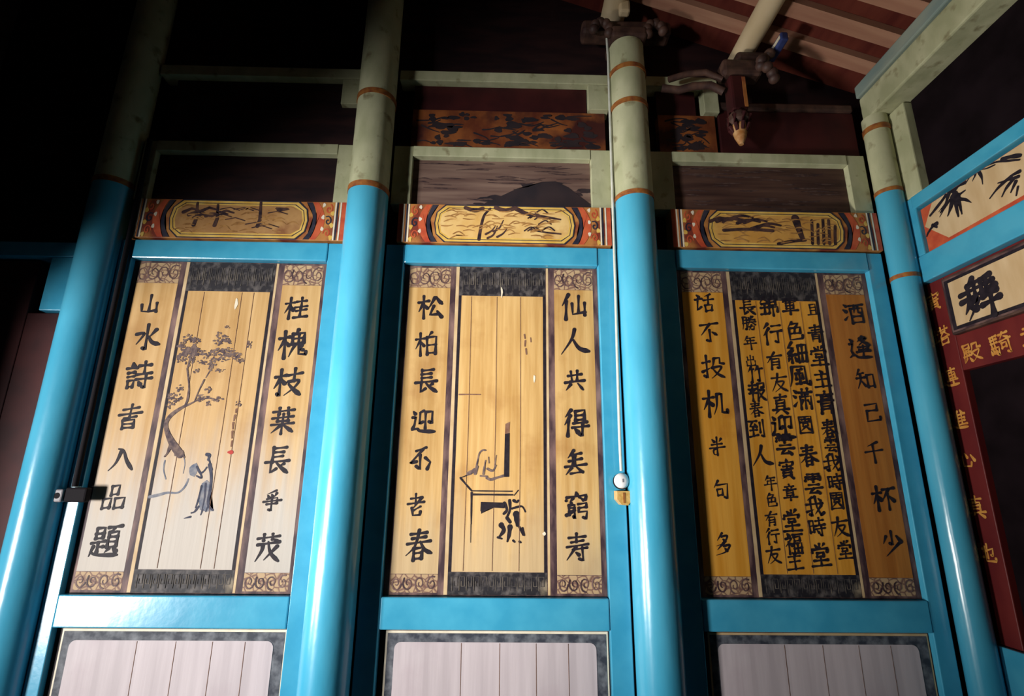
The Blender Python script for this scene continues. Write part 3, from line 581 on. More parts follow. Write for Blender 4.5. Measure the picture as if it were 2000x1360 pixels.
# bracket on top of the cabled pillar
t = thing('pillar_bracket', (0.675, -0.055, 3.932), 'dark carved bracket block sitting on top of the cabled pillar', 'bracket')
link('block', bxo(0.575, 0.775, -0.155, 0.045, 3.932, 4.00, .015), CARVED, t)
link('cross_arm', bxo(0.42, 0.93, -0.11, 0.0, 4.002, 4.085, .02), CARVED, t)
for s in (-1, 1):
    bm = NB()
    for k in range(6):
        a = k / 5 * 3.6
        bmesh.ops.create_icosphere(bm, subdivisions=2, radius=.028, matrix=Matrix.Translation((0.675 + s * (.15 + .045 * math.cos(a)), -0.13, 3.99 + .05 * math.sin(a))))
    link('carved_scroll', bm, CARVED, t, smooth=True)
link('painted_front', bxo(0.625, 0.685, -0.165, -0.115, 4.09, 4.17, .012), CREAM_LOG, t)['label'] = 'cream and red painted front'

# hanging carved bracket under the cream log
t = thing('hanging_bracket', (1.255, -0.10, 3.28), 'dark carved wooden pendant bracket hanging beneath the cream log', 'bracket')
bm = lathe(NB(), 1.255, -0.10, [(.012, 3.285), (.030, 3.33), (.042, 3.385), (.040, 3.40)], 20)
link('pendant_tip', bm, BUD, t, smooth=True)['label'] = 'orange-cream bud shaped tip'
link('pendant_collar', lathe(NB(), 1.255, -0.10, [(.038, 3.402), (.058, 3.42), (.060, 3.445), (.046, 3.47)], 24), CARVED, t, smooth=True)
link('pendant_post', bxo(1.212, 1.298, -0.143, -0.057, 3.472, 3.70, .014), MAROON_DARK, t)['label'] = 'maroon square post with an orange edge'
link('orange_edge', bxo(1.276, 1.294, -0.1465, -0.1435, 3.49, 3.68), ORANGE, t)
link('saddle_block', bxo(1.18, 1.40, -0.15, -0.05, 3.702, 3.80, .02), CARVED, t)
link('head_block', bxo(1.27, 1.46, -0.14, -0.05, 3.802, 3.862, .02), CARVED, t)
bm = NB()
for k in range(7):
    a = k * 0.9
    bmesh.ops.create_icosphere(bm, subdivisions=2, radius=.030, matrix=Matrix.Translation((1.41 + .035 * math.cos(a), -0.16 - .012 * k % .03, 3.66 + .025 * k)))
link('carved_leaf', bm, CARVED, t, smooth=True)
bm = tube(NB(), [(1.19, -.1, 3.62), (1.12, -.1, 3.66), (1.03, -.09, 3.66), (0.95, -.08, 3.64), (.86, -.07, 3.66)], .022, 10)
tube(bm, [(1.19, -.1, 3.70), (1.10, -.1, 3.745), (1.0, -.09, 3.74), (0.90, -.08, 3.71)], .018, 10)
link('carved_vine', bm, CARVED, t, smooth=True)
bm = NB()
for k in range(8):
    a = k * math.pi / 4
    tube(bm, [(1.255 + .040 * math.cos(a), -.10 + .040 * math.sin(a), 3.475), (1.255 + .060 * math.cos(a), -.10 + .060 * math.sin(a), 3.44), (1.255 + .050 * math.cos(a), -.10 + .050 * math.sin(a), 3.395), (1.255 + .030 * math.cos(a), -.10 + .030 * math.sin(a), 3.36)], .011, 8)
link('lotus_petals', bm, MAROON_DARK, t, smooth=True)
bm = bxo(1.455, 1.495, -0.26, -0.10, 3.82, 3.872, .008)
link('blue_painted_block', bm, mat('deep_blue_paint', (.02, .03, .12), (.04, .06, .2), 20), t)
link('white_stripe', bxo(1.4515, 1.4545, -0.25, -0.12, 3.838, 3.856), WHITE, t)

# ------------------------------------------------------------------ the three bays of the panel wall
WB = on_wall(0.03)      # face of the painted boards
WF = on_wall(-0.012)    # face of the painted cross beams
BAYS = [dict(x0=-1.900, x1=-0.910, sl=-1.965, sr=-0.812, what='left', tan=TAN_PALE, rtan=TAN_PALE, ltan=TAN_PALE, ctan=TAN_PALE, bx0=-1.93, bx1=-.835),
        dict(x0=-0.516, x1=0.482, sl=-0.612, sr=0.577, what='middle', tan=TAN, rtan=TAN, ltan=TAN, ctan=TAN, bx0=-.56, bx1=.557),
        dict(x0=0.890, x1=1.900, sl=0.775, sr=1.982, what='right', tan=TAN_SHADE, rtan=TAN_DEEP_SHADE, ltan=TAN_SHADE, ctan=TAN_SHADE, bx0=.88, bx1=1.985)]
FRL = ['blue painted frame around the tree painting, left bay', 'blue painted frame around the table painting, middle bay', 'blue painted frame around the tall calligraphy panel, right bay']
PNL = ['faded tan wall panel painted with a tree and a standing lady', 'tan wall panel painted with a table, a flower pot and a seated scholar',
       'amber wall panel covered in columns of black running script, right bay']
DAD = ['pale pink lower panel with slate border, under the tree painting', 'pale pink lower panel with slate border, under the table painting', 'shaded pink lower panel with dark border, under the script panel']
for bi, B in enumerate(BAYS):
    x0, x1, sl, sr = B['x0'], B['x1'], B['sl'], B['sr']
    t = thing('timber_frame', ((x0 + x1) / 2, 0, 0), FRL[bi], 'frame', 'blue frames of the panel wall')
    link('stile', bxo(sl, x0, 0.0, 0.088, 0.0, 2.714, .004), BLUE_FLAT, t)
    link('stile', bxo(x1, sr, 0.0, 0.088, 0.0, 2.714, .004), BLUE_FLAT, t)
    link('top_rail', bxo(x0 + .0005, x1 - .0005, -0.006, 0.088, 2.612, 2.714, .006), BLUE_FLAT, t)
    link('middle_rail', bxo(x0 + .0005, x1 - .0005, -0.004, 0.088, 0.905, 1.035, .006), BLUE_FLAT, t)
    link('bottom_rail', bxo(x0 + .0005, x1 - .0005, -0.004, 0.088, 0.0, 0.14, .006), BLUE_FLAT, t)

    # painted panel
    w = x1 - x0
    u = lambda f: x0 + f * w
    g = thing('painted_wall_panel', ((x0 + x1) / 2, 0.03, 1.037), PNL[bi], 'panel', 'painted panels of the wall')
    link('backing_board', bxo(x0 + .001, x1 - .001, 0.0305, 0.085, 1.037, 2.610), BORDER, g)
    mk = lambda nm, a, b, z0, z1, m, d=.0: link(nm, bxo(u(a), u(b), 0.030 - d, 0.036, z0, z1), m, g)
    mk('text_board', .030, .240, 1.125, 2.490, B['ltan'])
    mk('text_board', .775, .975, 1.125, 2.490, B['rtan'])
    mk('picture_board', .300, .716, 1.135, 2.450, B['ctan'])
    mk('black_band', .286, .730, 2.451, 2.608, BANDK)
    mk('black_band', .286, .730, 1.040, 1.134, BANDK)
    for a, b in ((.030, .240), (.775, .975)):
        mk('scroll_band', a, b, 2.492, 2.600, BANDS)
        mk('scroll_band', a, b, 1.048, 1.123, BANDS)
    mk('border_line', .268, .284, 1.04, 2.608, LINE_LIGHT)
    mk('border_line', .733, .744, 1.04, 2.608, LINE_LIGHT)
    mk('black_line', .286, .299, 1.1345, 2.4505, INK)
    mk('black_line', .717, .730, 1.1345, 2.4505, INK)
    B['panel'] = g
    tb = [c for c in g.children if c.name.startswith('text_board')]
    pb = [c for c in g.children if c.name.startswith('picture_board')][0]
    B['L'], B['R'], B['C'] = tb[0], tb[1], pb
    # fret and scroll marks on the bands
    rnd = random.Random(bi + 20)
    for c in [c for c in g.children if c.name.startswith('scroll_band')]:
        bm = NB()
        xs = [v.co.x + OFF[c.name].x for v in c.data.vertices]
        zs = [v.co.z + OFF[c.name].z for v in c.data.vertices]
        cx0, cx1, cz0, cz1 = min(xs), max(xs), min(zs), max(zs)
        h = cz1 - cz0
        n = 4
        for k in range(n):
            cx = cx0 + (k + .5) * (cx1 - cx0) / n
            sp = []
            for q in range(16):
                a = (q * .55 + rnd.random() * .25) * (1 if k % 2 else -1) + 2.4 * k
                r = h * .42 * (1 - q / 19)
                sp.append(Vector((cx + r * .75 * math.cos(a), (cz0 + cz1) / 2 + r * math.sin(a))))
            ribbon(bm, WB, sp, lambda q: .0075 - .003 * q)
        link('scroll_paint', bm, BORDER, c)
    for c in [c for c in g.children if c.name.startswith('black_band')]:
        bm = NB()
        zs = [v.co.z + OFF[c.name].z for v in c.data.vertices]
        cz0, cz1 = min(zs), max(zs)
        for k in range(13):
            cx = u(.30 + .42 * (k + .5) / 13)
            hh = (cz1 - cz0) * .30
            zc = (cz0 + cz1) / 2
            P = [(-.9, -1), (-.9, 1), (.9, 1), (.9, -.4), (-.2, -.4), (-.2, .3)]
            ribbon(bm, WB, [Vector((cx + p * .013, zc + q * hh)) for p, q in P], lambda q: .0035)
        link('fret_paint', bm, DUSTY, c)

    # lower panel
    d = thing('pink_wainscot', ((x0 + x1) / 2, 0.03, .14), DAD[bi], 'panel', 'lower pink panels of the wall')
    link('backing_board', bxo(x0 + .001, x1 - .001, 0.0305, 0.085, .142, .903), REVEAL, d)
    link('white_line', bxo(x0 + .026, x1 - .006, 0.030, 0.036, .165, .896), LINE_LIGHT if bi == 2 else WHITE, d)
    link('slate_border', bxo(x0 + .034, x1 - .014, 0.0285, 0.0355, .173, .886), SLATE, d)
    bm = NB()
    a0, a1, b0, b1 = x0 + .066, x1 - .058, .205, .852
    c = .028
    fpts = []
    for (px, pz, s) in ((a1 - c, b1 - c, 0), (a0 + c, b1 - c, 1), (a0 + c, b0 + c, 2), (a1 - c, b0 + c, 3)):
        for k in range(6):
            an = math.pi / 2 * (s + k / 5)
            fpts.append((px + c * math.cos(an), pz + c * math.sin(an)))
    vs = [bm.verts.new((p, 0.0265, q)) for p, q in fpts]
    f = bm.faces.new(vs)
    r = bmesh.ops.extrude_face_region(bm, geom=[f])
    bmesh.ops.translate(bm, verts=[v for v in r['geom'] if isinstance(v, bmesh.types.BMVert)], vec=(0, .008, 0))
    bmesh.ops.recalc_face_normals(bm, faces=bm.faces)
    pk = link('pink_board', bm, PINK, d)
    bm = NB()
    for xx in (.33, .52, .70, .86):
        xq = a0 + (a1 - a0) * xx
        ribbon(bm, on_wall(.0265), [Vector((xq, b0 + .02)), Vector((xq + .002, .5)), Vector((xq, b1 - .004))], lambda q: .0022)
    link('plank_joint', bm, INK_BROWN, pk)

# ------------------------------------------------------------------ writing and painting on the panels
for bi, xs in ((0, (-1.52, -1.33, -1.27)), (1, (-.165, -.035, .085)), (2, (1.30, 1.42, 1.53))):
    bm = NB()
    for k, xx in enumerate(xs):
        ribbon(bm, WB, [Vector((xx, 1.14)), Vector((xx + .003, 1.8)), Vector((xx - .001, 2.445))], lambda q: .0022)
    link('plank_joint', bm, INK_BROWN, BAYS[bi]['C'])
rc = random.Random(11)
for key, bi, host in (('P1L', 0, 'L'), ('P1R', 0, 'R'), ('P2L', 1, 'L'), ('P2R', 1, 'R'), ('P3L', 2, 'L'), ('P3R', 2, 'R')):
    for ch, x, z, s in TEXT[key]:
        glyph(ch, WB, x, z, s * .94, INK, BAYS[bi][host], bold=1.2, tall=1.10, rnd=rc)
for ch, x, z, s in TEXT['P3C']:
    glyph(ch, WB, x, z, s * 1.05, INK, BAYS[2]['C'], bold=1.35, tall=1.12, rnd=rc)

rb = random.Random(4)
C1, C2 = BAYS[0]['C'], BAYS[1]['C']
def leaves(lst, F, bm, parts, spread, size):
    for a, b, ra, rbb in lst:
        for k in range(parts):
            an, rr = rb.random() * 6.28, math.sqrt(rb.random())
            blob(bm, F, a + ra * spread * rr * math.cos(an), b + rbb * spread * rr * math.sin(an), ra * size * rb.uniform(.6, 1.3), rbb * size * rb.uniform(.6, 1.3), rb)
    return bm


link('painted_tree', strokes(NB(), WB, TREE), INK_GREY, C1)
link('painted_foliage', leaves(LEAVES, WB, NB(), 15, 1.2, .30), INK_GREY, C1)
link('painted_ground', strokes(NB(), WB, GROUND), INK_BLUE, C1)
bm = NB()
for pl in ROBE:
    poly(bm, WB, flatpts(pl), .0008)
for a, b, ra, rbb in FAN:
    blob(bm, WB, a, b, ra, rbb, rb, .0008)
link('painted_robe', bm, INK_BLUE, C1)
link('painted_lady', strokes(NB(), WB, LADY), mat('blue_black_ink', (.03, .035, .06), (.07, .07, .1), 30, rough=.7, spec=.2), C1)
link('painted_note', strokes(NB(), WB, NOTE1), INK_BROWN, C1)
bm = NB()
for a, b, ra, rbb in SEAL:
    blob(bm, WB, a, b, ra, rbb, rb)
link('red_seal', bm, SEAL_RED, C1)

link('painted_table', strokes(NB(), WB, TABLE), INK, C2)
bm = NB()
for pl in VALANCE:
    poly(bm, WB, flatpts(pl))
link('painted_valance', bm, INK, C2)
bm = NB()
for pl in SLABTOP:
    poly(bm, WB, flatpts(pl), .0007)
link('painted_slab_top', bm, INK_BROWN, C2)
link('painted_plant', strokes(NB(), WB, PLANT), INK_GREY, C2)
link('painted_scholar', strokes(NB(), WB, SCHOLAR), INK, C2)
link('painted_note', strokes(NB(), WB, NOTE2), INK_BROWN, C2)
# little chips in the paint
bm = NB()
for x, z, a, b in ((-1.352, 2.385, .008, .03), ):
    blob(bm, WB, x, z, a, b, rb)
link('paint_chip', bm, WHITE, C1)
bm = NB()
for x, z, a, b in ((-0.012, 2.47, .005, .03), (0.155, 2.02, .005, .02), (0.20, 1.30, .008, .008)):
    blob(bm, WB, x, z, a, b, rb)
link('paint_chip', bm, WHITE, C2)

GOLDBRD_SHADE = mat('shaded_cartouche_ground', (0.34, 0.165, 0.055), (0.48, 0.27, 0.10), 5, (1.5, 1, 1), 0.55, 0.35, c3=(0.25, 0.10, 0.04), s3=7, lo3=0.52, hi3=0.7)  # darker copy of the golden ground, the left bay's dimness put into it
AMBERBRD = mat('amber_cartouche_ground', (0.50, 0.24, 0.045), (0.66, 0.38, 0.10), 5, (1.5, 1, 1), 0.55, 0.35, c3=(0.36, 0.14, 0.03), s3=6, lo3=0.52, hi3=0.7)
INK_SOFT = mat('soft_black_ink', (0.02, 0.012, 0.018), (0.09, 0.045, 0.035), 30, rough=.6, spec=.2)
INK_WASH = mat('brown_wash', (0.24, 0.11, 0.035), (0.42, 0.22, 0.07), 30, rough=.6, spec=.2)
# ------------------------------------------------------------------ painted cross beams with cartouches
BML = ['dim painted beam with a long cartouche, above the tree painting', 'bright painted beam with a golden landscape cartouche, above the table painting',
       'half-shaded painted beam with a landscape cartouche, above the script panel']
for bi, B in enumerate(BAYS):
    X0, X1 = B['bx0'], B['bx1']
    z0, z1 = 2.722, 2.945
    zc, hh = (z0 + z1) / 2, (z1 - z0) / 2
    L = X1 - X0
    t = thing('painted_beam', ((X0 + X1) / 2, 0, z0), BML[bi], 'beam', 'painted cross beams')
    link('beam_board', bxo(X0, X1, -0.012, 0.088, z0, z1, .003), ORANGE, t)
    bm1, bm2, bm3, bm4, bm5, bm6 = NB(), NB(), NB(), NB(), NB(), NB()
    for s in (1, -1):
        P = lambda f, v: ((X0 + f if s > 0 else X1 - f), zc + v * hh)
        for a, b, tgt in ((0.0, .022, bm1), (.024, .032, bm2), (.040, .048, bm3), (.050, .058, bm2)):
            poly(tgt, WF, [P(a, -.98), P(b, -.98), P(b, .98), P(a, .98)])
        # scalloped vermilion crescent, navy crescent behind the cartouche
        arc = lambda c, r, v0=-.96, v1=.96, n=12: [P(c - r * (1 - (v0 + (v1 - v0) * k / n) ** 2), v0 + (v1 - v0) * k / n) for k in range(n + 1)]
        poly(bm1, WF, arc(.150, .045) + arc(.176, .030)[::-1])
        poly(bm3, WF, arc(.180, .030) + arc(.212, .045)[::-1])
        # flower scrolls in the end field
        for k in range(3):
            zz = -.62 + .62 * k
            sp = [Vector(P(.088 + .020 * (1 - q / 14) * math.cos(q * .6 + k), zz + .27 * (1 - q / 14) * math.sin(q * .6 + k))) for q in range(13)]
            ribbon(bm3 if k % 2 else bm1, WF, sp, lambda q: .007)
            blob(bm2, WF, *P(.115, zz + .2), .008, .012, rb)
            blob(bm4, WF, *P(.068, zz - .22), .010, .014, rb)
    # cartouche
    o = lambda d: [(X0 + .205 + d, zc - hh * .55 + d * .4), (X0 + .25 + d, zc - hh * .93 + d), (X1 - .25 - d, zc - hh * .93 + d), (X1 - .205 - d, zc - hh * .55 + d * .4), (X1 - .195 - d, zc), (X1 - .205 - d, zc + hh * .55 - d * .4), (X1 - .25 - d, zc + hh * .93 - d), (X0 + .25 + d, zc + hh * .93 - d), (X0 + .205 + d, zc + hh * .55 - d * .4), (X0 + .195 + d, zc)]
    poly(bm3, WF, o(-.006), .0022)
    poly(bm4, WF, o(0), .0024)
    poly(bm3, WF, o(.012), .0026)
    poly(bm4, WF, o(.016), .0028)
    poly(bm5, WF, o(.024), .0030)
    link('vermilion_scrolls', bm1, RED, t)
    link('ivory_lines', bm2, WHITE, t)
    link('navy_scrolls', bm3, NAVY, t)
    link('ochre_outline', bm4, YELLOW, t)
    car = link('cartouche', bm5, (GOLDBRD_SHADE, GOLDBRD, AMBERBRD)[bi], t)
    r2 = random.Random(30 + bi)
    WC = lambda a, b, n: Vector((a, -0.012 - n - .0026, b))
    q0 = X0 + .25
    ql = L - .5
    if bi == 0:
        st = [((q0 + ql * (.08 + .05 * k)), zc + hh * r2.uniform(.1, .65)) for k in range(7)]
        for px, pz in st:
            ribbon(bm6, WC, [Vector((px - .04, pz - .01)), Vector((px, pz + .012)), Vector((px + .04, pz))], lambda q: .020 * (1 - .5 * q))
        for px, l in ((.12, .09), (.30, .08), (.67, .1)):
            ribbon(bm6, WC, [Vector((q0 + ql * px, zc - hh * .35)), Vector((q0 + ql * px + .008, zc)), Vector((q0 + ql * px, zc + l))], lambda q: .020 - .008 * q)
        for k in range(9):
            px = q0 + ql * (.35 + .06 * k)
            pz = zc + hh * r2.uniform(-.5, .5)
            ribbon(bm6, WC, [Vector((px - .05, pz)), Vector((px, pz + .012)), Vector((px + .05, pz - .004))], lambda q: .006)
        blob(bm6, WC, q0 + ql * .86, zc + hh * .55, .035, .012, rb)
    elif bi == 1:
        ribbon(bm6, WC, smooth_path([(q0 + .175, zc - hh * .8), (q0 + .185, zc - hh * .1), (q0 + .20, zc + hh * .45), (q0 + .23, zc + hh * .8)]), lambda q: .018 - .006 * q)
        ribbon(bm6, WC, smooth_path([(q0 + .10, zc + hh * .82), (q0 + .15, zc + hh * .68), (q0 + .19, zc + hh * .8)]), lambda q: .022)
        ribbon(bm6, WC, smooth_path([(q0 + .26, zc + hh * .85), (q0 + .31, zc + hh * .72), (q0 + .36, zc + hh * .85)]), lambda q: .024)
        ribbon(bm6, WC, smooth_path([(q0 + .36, zc + hh * .85), (q0 + .43, zc + hh * .55), (q0 + .52, zc + hh * .42), (q0 + .60, zc + hh * .30)]), lambda q: .026 - .016 * q)
        for a, b, l in ((.25, -.55, .05), (.28, -.2, .045), (.24, -.35, .03), (.30, -.48, .03)):
            ribbon(bm6, WC, smooth_path([(q0 + a - .03, zc + hh * b - .02), (q0 + a, zc + hh * b), (q0 + a + .02, zc + hh * b + l)]), lambda q: .013 - .008 * q)
        for k in range(8):
            px, pz = q0 + ql * r2.uniform(.72, .95), zc + hh * r2.uniform(-.35, .7)
            ribbon(bm6, WC, smooth_path([(px - .035, pz - .01), (px, pz + .012), (px + .03, pz - .008)]), lambda q: .008)
        ribbon(bm6, WC, smooth_path([(q0 + .44, zc - hh * .25), (q0 + .52, zc - hh * .38), (q0 + .60, zc - hh * .45)]), lambda q: .010)
    else:
        for k in range(8):
            px, pz = q0 + ql * (.02 + .06 * k), zc + hh * (.62 - .06 * k + r2.uniform(-.2, .2))
            ribbon(bm6, WC, smooth_path([(px - .06, pz - .01), (px, pz + .01), (px + .06, pz)]), lambda q: .020 - .008 * q)
        ribbon(bm6, WC, smooth_path([(q0 + .02, zc - hh * .1), (q0 + .15, zc - hh * .02), (q0 + .28, zc - hh * .08)]), lambda q: .018)
        ribbon(bm6, WC, smooth_path([(q0 + ql * .68, zc + hh * .6), (q0 + ql * .70, zc), (q0 + ql * .72, zc - hh * .5)]), lambda q: .045 - .02 * q)
        for k in range(5):
            px = q0 + ql * (.80 + .05 * k)
            ribbon(bm6, WC, smooth_path([(px, zc - hh * .7), (px + .006, zc - hh * .2), (px + .014, zc + hh * r2.uniform(0, .6))]), lambda q: .016)
        ribbon(bm6, WC, smooth_path([(q0 + ql * .50, zc - hh * .75), (q0 + ql * .62, zc - hh * .60), (q0 + ql * .74, zc - hh * .52)]), lambda q: .018)
    link('brush_landscape', bm6, INK_SOFT, car)
    bm7 = NB()
    for k in range(60):
        px, pz = q0 + ql * r2.uniform(0, 1), zc + hh * r2.uniform(-.7, .72)
        ribbon(bm7, WC, smooth_path([(px - .03, pz - r2.uniform(-.01, .012)), (px, pz + r2.uniform(0, .012)), (px + .03, pz - r2.uniform(-.01, .012))]), lambda q: .0045 + .003 * math.sin(4 * q))
    link('brown_wash', bm7, INK_WASH, car)

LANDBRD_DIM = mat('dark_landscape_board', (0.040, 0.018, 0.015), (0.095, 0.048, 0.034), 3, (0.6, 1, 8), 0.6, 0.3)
STREAK = mat('dark_violet_wash', (0.035, 0.020, 0.022), (0.10, 0.06, 0.05), 25, rough=.7, spec=.2)
# ------------------------------------------------------------------ transoms: pale green frames with weathered landscape boards
TRL = ['pale green transom frame with a dark blank board, above the left beam', 'pale green transom frame with a weathered mountain landscape, middle bay', 'pale green transom frame with a striped landscape board, right bay']
for bi, B in enumerate(BAYS):
    X0, X1 = (-1.96, -.815) if bi == 0 else ((-.61, .575) if bi == 1 else (.78, 1.985))
    a0, a1 = ((-1.89, -.915), (-.508, .463), (.912, 1.885))[bi]
    t = thing('transom', ((X0 + X1) / 2, 0, 2.948), TRL[bi], 'transom', 'transoms above the painted beams')
    link('stile', bxo(X0, a0, 0.0, .088, 2.9475, 3.304, .003), GREEN, t)
    link('stile', bxo(a1, X1, 0.0, .088, 2.9475, 3.304, .003), GREEN, t)
    link('top_rail', bxo(a0 + .0005, a1 - .0005, -.004, .088, 3.242, 3.304, .004), GREEN, t)
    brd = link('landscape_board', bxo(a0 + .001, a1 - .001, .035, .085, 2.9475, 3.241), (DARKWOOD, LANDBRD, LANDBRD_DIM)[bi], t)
    if bi:
        WT = on_wall(.035)
        r3 = random.Random(50 + bi)
        bm = NB()
        for k in range(46):
            z = r3.uniform(2.96, 3.23)
            xa = a0 + r3.uniform(.02, .8)
            ln = r3.uniform(.06, .22)
            xb = min(xa + ln, a1 - .01)
            ribbon(bm, WT, smooth_path([(xa, z), ((xa + xb) / 2, z + r3.uniform(-.008, .008)), (xb, z + r3.uniform(-.006, .006))]), lambda q: .003 + .007 * math.sin(3 * q) ** 2)
        link('painted_streaks', bm, STREAK, brd)
        if bi == 1:
            bm = NB()
            mx = [(-.16, 2.949), (-.10, 2.99), (-.02, 3.03), (.06, 3.075), (.12, 3.085), (.20, 3.12), (.27, 3.125), (.34, 3.09), (.41, 3.03), (.46, 2.99), (.46, 2.949)]
            poly(bm, WT, mx, .0024)
            for q in range(40):
                xx = r3.uniform(-.2, .45)
                zt = 2.955 + .16 * max(0, 1 - ((xx - .24) / .42) ** 2) * r3.random()
                blob(bm, WT, xx, zt, r3.uniform(.015, .05), r3.uniform(.006, .018), r3)
            link('painted_mountain', bm, REVEAL, brd)

# upper frieze boards and bars
FRI = ['dark orange frieze board with faded painting, above the middle transom', 'dark reddish frieze boards behind the hanging bracket, right bay', 'frieze board lost in shadow, left bay']
for k, (X0, X1) in enumerate(((-.61, .575), (.78, 1.985), (-1.96, -.815))):
    t = thing('frieze', ((X0 + X1) / 2, 0, 3.306), FRI[k], 'frieze', 'frieze boards')
    X2 = 1.205 if k == 1 else X1          # in the right bay the frieze ends at a short post
    link('painted_board', bxo(X0 + .08, X2 - .02, .030, .085, 3.308, 3.565), FRIEZE if k < 2 else DARKWOOD, t)
    link('upper_board', bxo(X0 + .08, X2 - .12, .040, .085, 3.567, 3.733), MAROON_DARK if k < 2 else DARKWOOD, t)
    link('side_block', bxo(X2 - .115 + .03 * (k == 1), X2, -.002, .088, 3.567, 3.733, .003), GREEN, t)
    link('top_bar', bxo(X0, X2, -.004, .088, 3.735, 3.80, .004), GREEN, t)
    if k == 1:
        link('plain_board', bxo(X2 + .002, X1, .025, .085, 3.308, 3.60, .003), MAROON_DARK, t)['label'] = 'plain dark maroon board'
        link('carved_rail', bxo(X2 + .002, X1, .010, .085, 3.602, 3.65, .012), CARVED, t)
    if k < 2:
        bm = NB()
        r3 = random.Random(70 + k)
        WR = on_wall(.030)
        for q in range(110 if k == 0 else 45):
            px, pz = r3.uniform(X0 + .15, X2 - .09), 3.345 + .20 * r3.random() ** 1.3
            if q % 3:
                blob(bm, WR, px, pz, r3.uniform(.012, .045), r3.uniform(.006, .020), r3)
            else:
                ribbon(bm, WR, smooth_path([(px - r3.uniform(.02, .07), pz + r3.uniform(-.03, .03)), (px, pz), (px + r3.uniform(.02, .07), pz + r3.uniform(-.03, .03))]), lambda q: .011 - .006 * q)
        link('brush_painting', bm, REVEAL, t)

# ------------------------------------------------------------------ the doorway bay at the far left
t = thing('door_frame', (-3.0, 0, 2.3), 'blue door frame with a corner bracket beside the far left pillar', 'frame')
link('head_rail', bxo(-2.94, -2.135, -.006, .088, 2.61, 2.69, .004), BLUE_FLAT, t)
link('corner_bracket', bxo(-2.30, -2.136, .002, .088, 2.325, 2.6095, .004), BLUE_FLAT, t)
link('jamb', bxo(-2.94, -2.86, 0, .088, 0, 2.6095, .004), BLUE_FLAT, t)
bm = NB()
for k in range(3):
    box(bm, -2.855 + k * .240, -2.617 + k * .240, .03, .085, .02, 2.60 if k < 2 else 2.32, .004)
d = struct('door_1', bm, MAROON_DARK)
tag(link('paper_strip', bxo(-2.545, -2.523, .024, .029, 1.88, 2.02), PAPER, origin=(-2.53, .029, 1.88)), 'narrow yellowed paper strip on the maroon door at the left edge', 'paper')
tag(link('orange_paper', bxo(-2.43, -2.36, .024, .029, 1.32, 1.46), ORANGE, origin=(-2.4, .029, 1.32)), 'small orange paper on the maroon door, low at the left edge', 'paper')

# ------------------------------------------------------------------ right wall
XR = 2.10
tag(link('upper_rail', bxo(2.085, 2.165, -4.3, -0.13, 2.898, 2.966, .004), BLUE_FLAT, origin=(2.12, -2, 2.898)), 'upper blue rail on the right wall, over the bamboo painting', 'rail')
tag(link('lower_rail', bxo(2.085, 2.165, -4.3, -0.03, 2.510, 2.645, .005), BLUE_FLAT, origin=(2.12, -2, 2.51)), 'wide blue rail on the right wall, under the bamboo painting', 'rail')
tag(link('wall_post', bxo(2.09, 2.165, -0.20, -0.02, 2.968, 3.495, .006), GREEN, origin=(2.12, -.1, 2.968)), 'pale green squared post beside the corner pillar', 'post')
tag(link('blue_post', bxo(2.088, 2.165, -0.145, -0.02, 2.647, 2.9665, .006), BLUE_FLAT, origin=(2.12, -.1, 2.647)), 'short blue post beside the corner pillar, left of the bamboo painting', 'post')
struct('trim_1', bxo(2.13, 2.165, -4.3, -0.205, 2.968, 3.495), VOID)  # recess board, its shade put into the near-black colour

WRT = on_right(2.11)
t = thing('bamboo_painting', (2.13, -1.0, 2.647), 'red framed cream board painted with black bamboo leaves', 'painting')
link('red_board', bxo(2.110, 2.16, -2.3, -0.146, 2.6490, 2.8880, .002), RED, t)
bm = NB()
for a, b, m in ((-.150, -2.29, 0),):
    poly(bm, WRT, [(-2.29, 2.648), (-.147, 2.648), (-.147, 2.655), (-2.29, 2.655)], .0012)
link('dark_line', bm, INK, t)
bm = NB()
poly(bm, WRT, [(-.154, 2.790), (-.27, 2.672), (-2.2, 2.682), (-2.2, 2.885), (-.22, 2.885)], .0009)
crm = link('cream_ground', bm, CREAM, t)
link('bamboo_leaves', strokes(NB(), lambda a, b, n: Vector((2.110 - n - .0012, a, min(b, 2.885))), BAMBOO), INK, crm)

t = thing('framed_plaque', (2.12, -.75, 2.21), 'black framed cream plaque with a large black brush character', 'plaque')
link('plaque_frame', bxo(2.088, 2.118, -1.35, -.200, 2.208, 2.484, .004), CARVED, t)
link('frame_edge', bxo(2.0865, 2.0878, -1.34, -.208, 2.218, 2.474), BORDER, t)
link('inner_frame', bxo(2.0845, 2.0863, -1.332, -.217, 2.226, 2.466), INK, t)
pc = link('plaque_board', bxo(2.082, 2.0843, -1.31, -.240, 2.240, 2.450), CREAM, t)
glyph('舞', on_right(2.082), -.372, 2.330, .20, INK, pc, bold=1.35, tall=1.0, flip=-1, rnd=rc)

DS = thing('door_surround', (2.12, -1, .88), 'maroon door surround with gold characters on the right wall', 'door surround')
pil = link('pilaster', bxo(2.120, 2.165, -.180, -.02, .882, 2.508, .004), MAROON, DS)
lin = link('lintel', bxo(2.120, 2.165, -1.75, -.1805, 2.045, 2.508, .004), MAROON, DS)
for ch, y, z, s in (('寶', -.100, 2.412, .10), ('塔', -.100, 2.230, .10), ('連', -.100, 2.027, .10), ('進', -.100, 1.827, .10), ('心', -.100, 1.650, .10), ('真', -.100, 1.441, .10), ('地', -.100, 1.248, .10)):
    glyph(ch, on_right(2.120), y, z, s, GOLD, pil, bold=1.0, tall=.95, flip=-1, rnd=rc)
for ch, y, s in (('殿', -.245, .10), ('騎', -.385, .10), ('章', -.525, .1)):
    glyph(ch, on_right(2.120), y, 2.115, s, GOLD, lin, bold=1.0, flip=-1, rnd=rc)
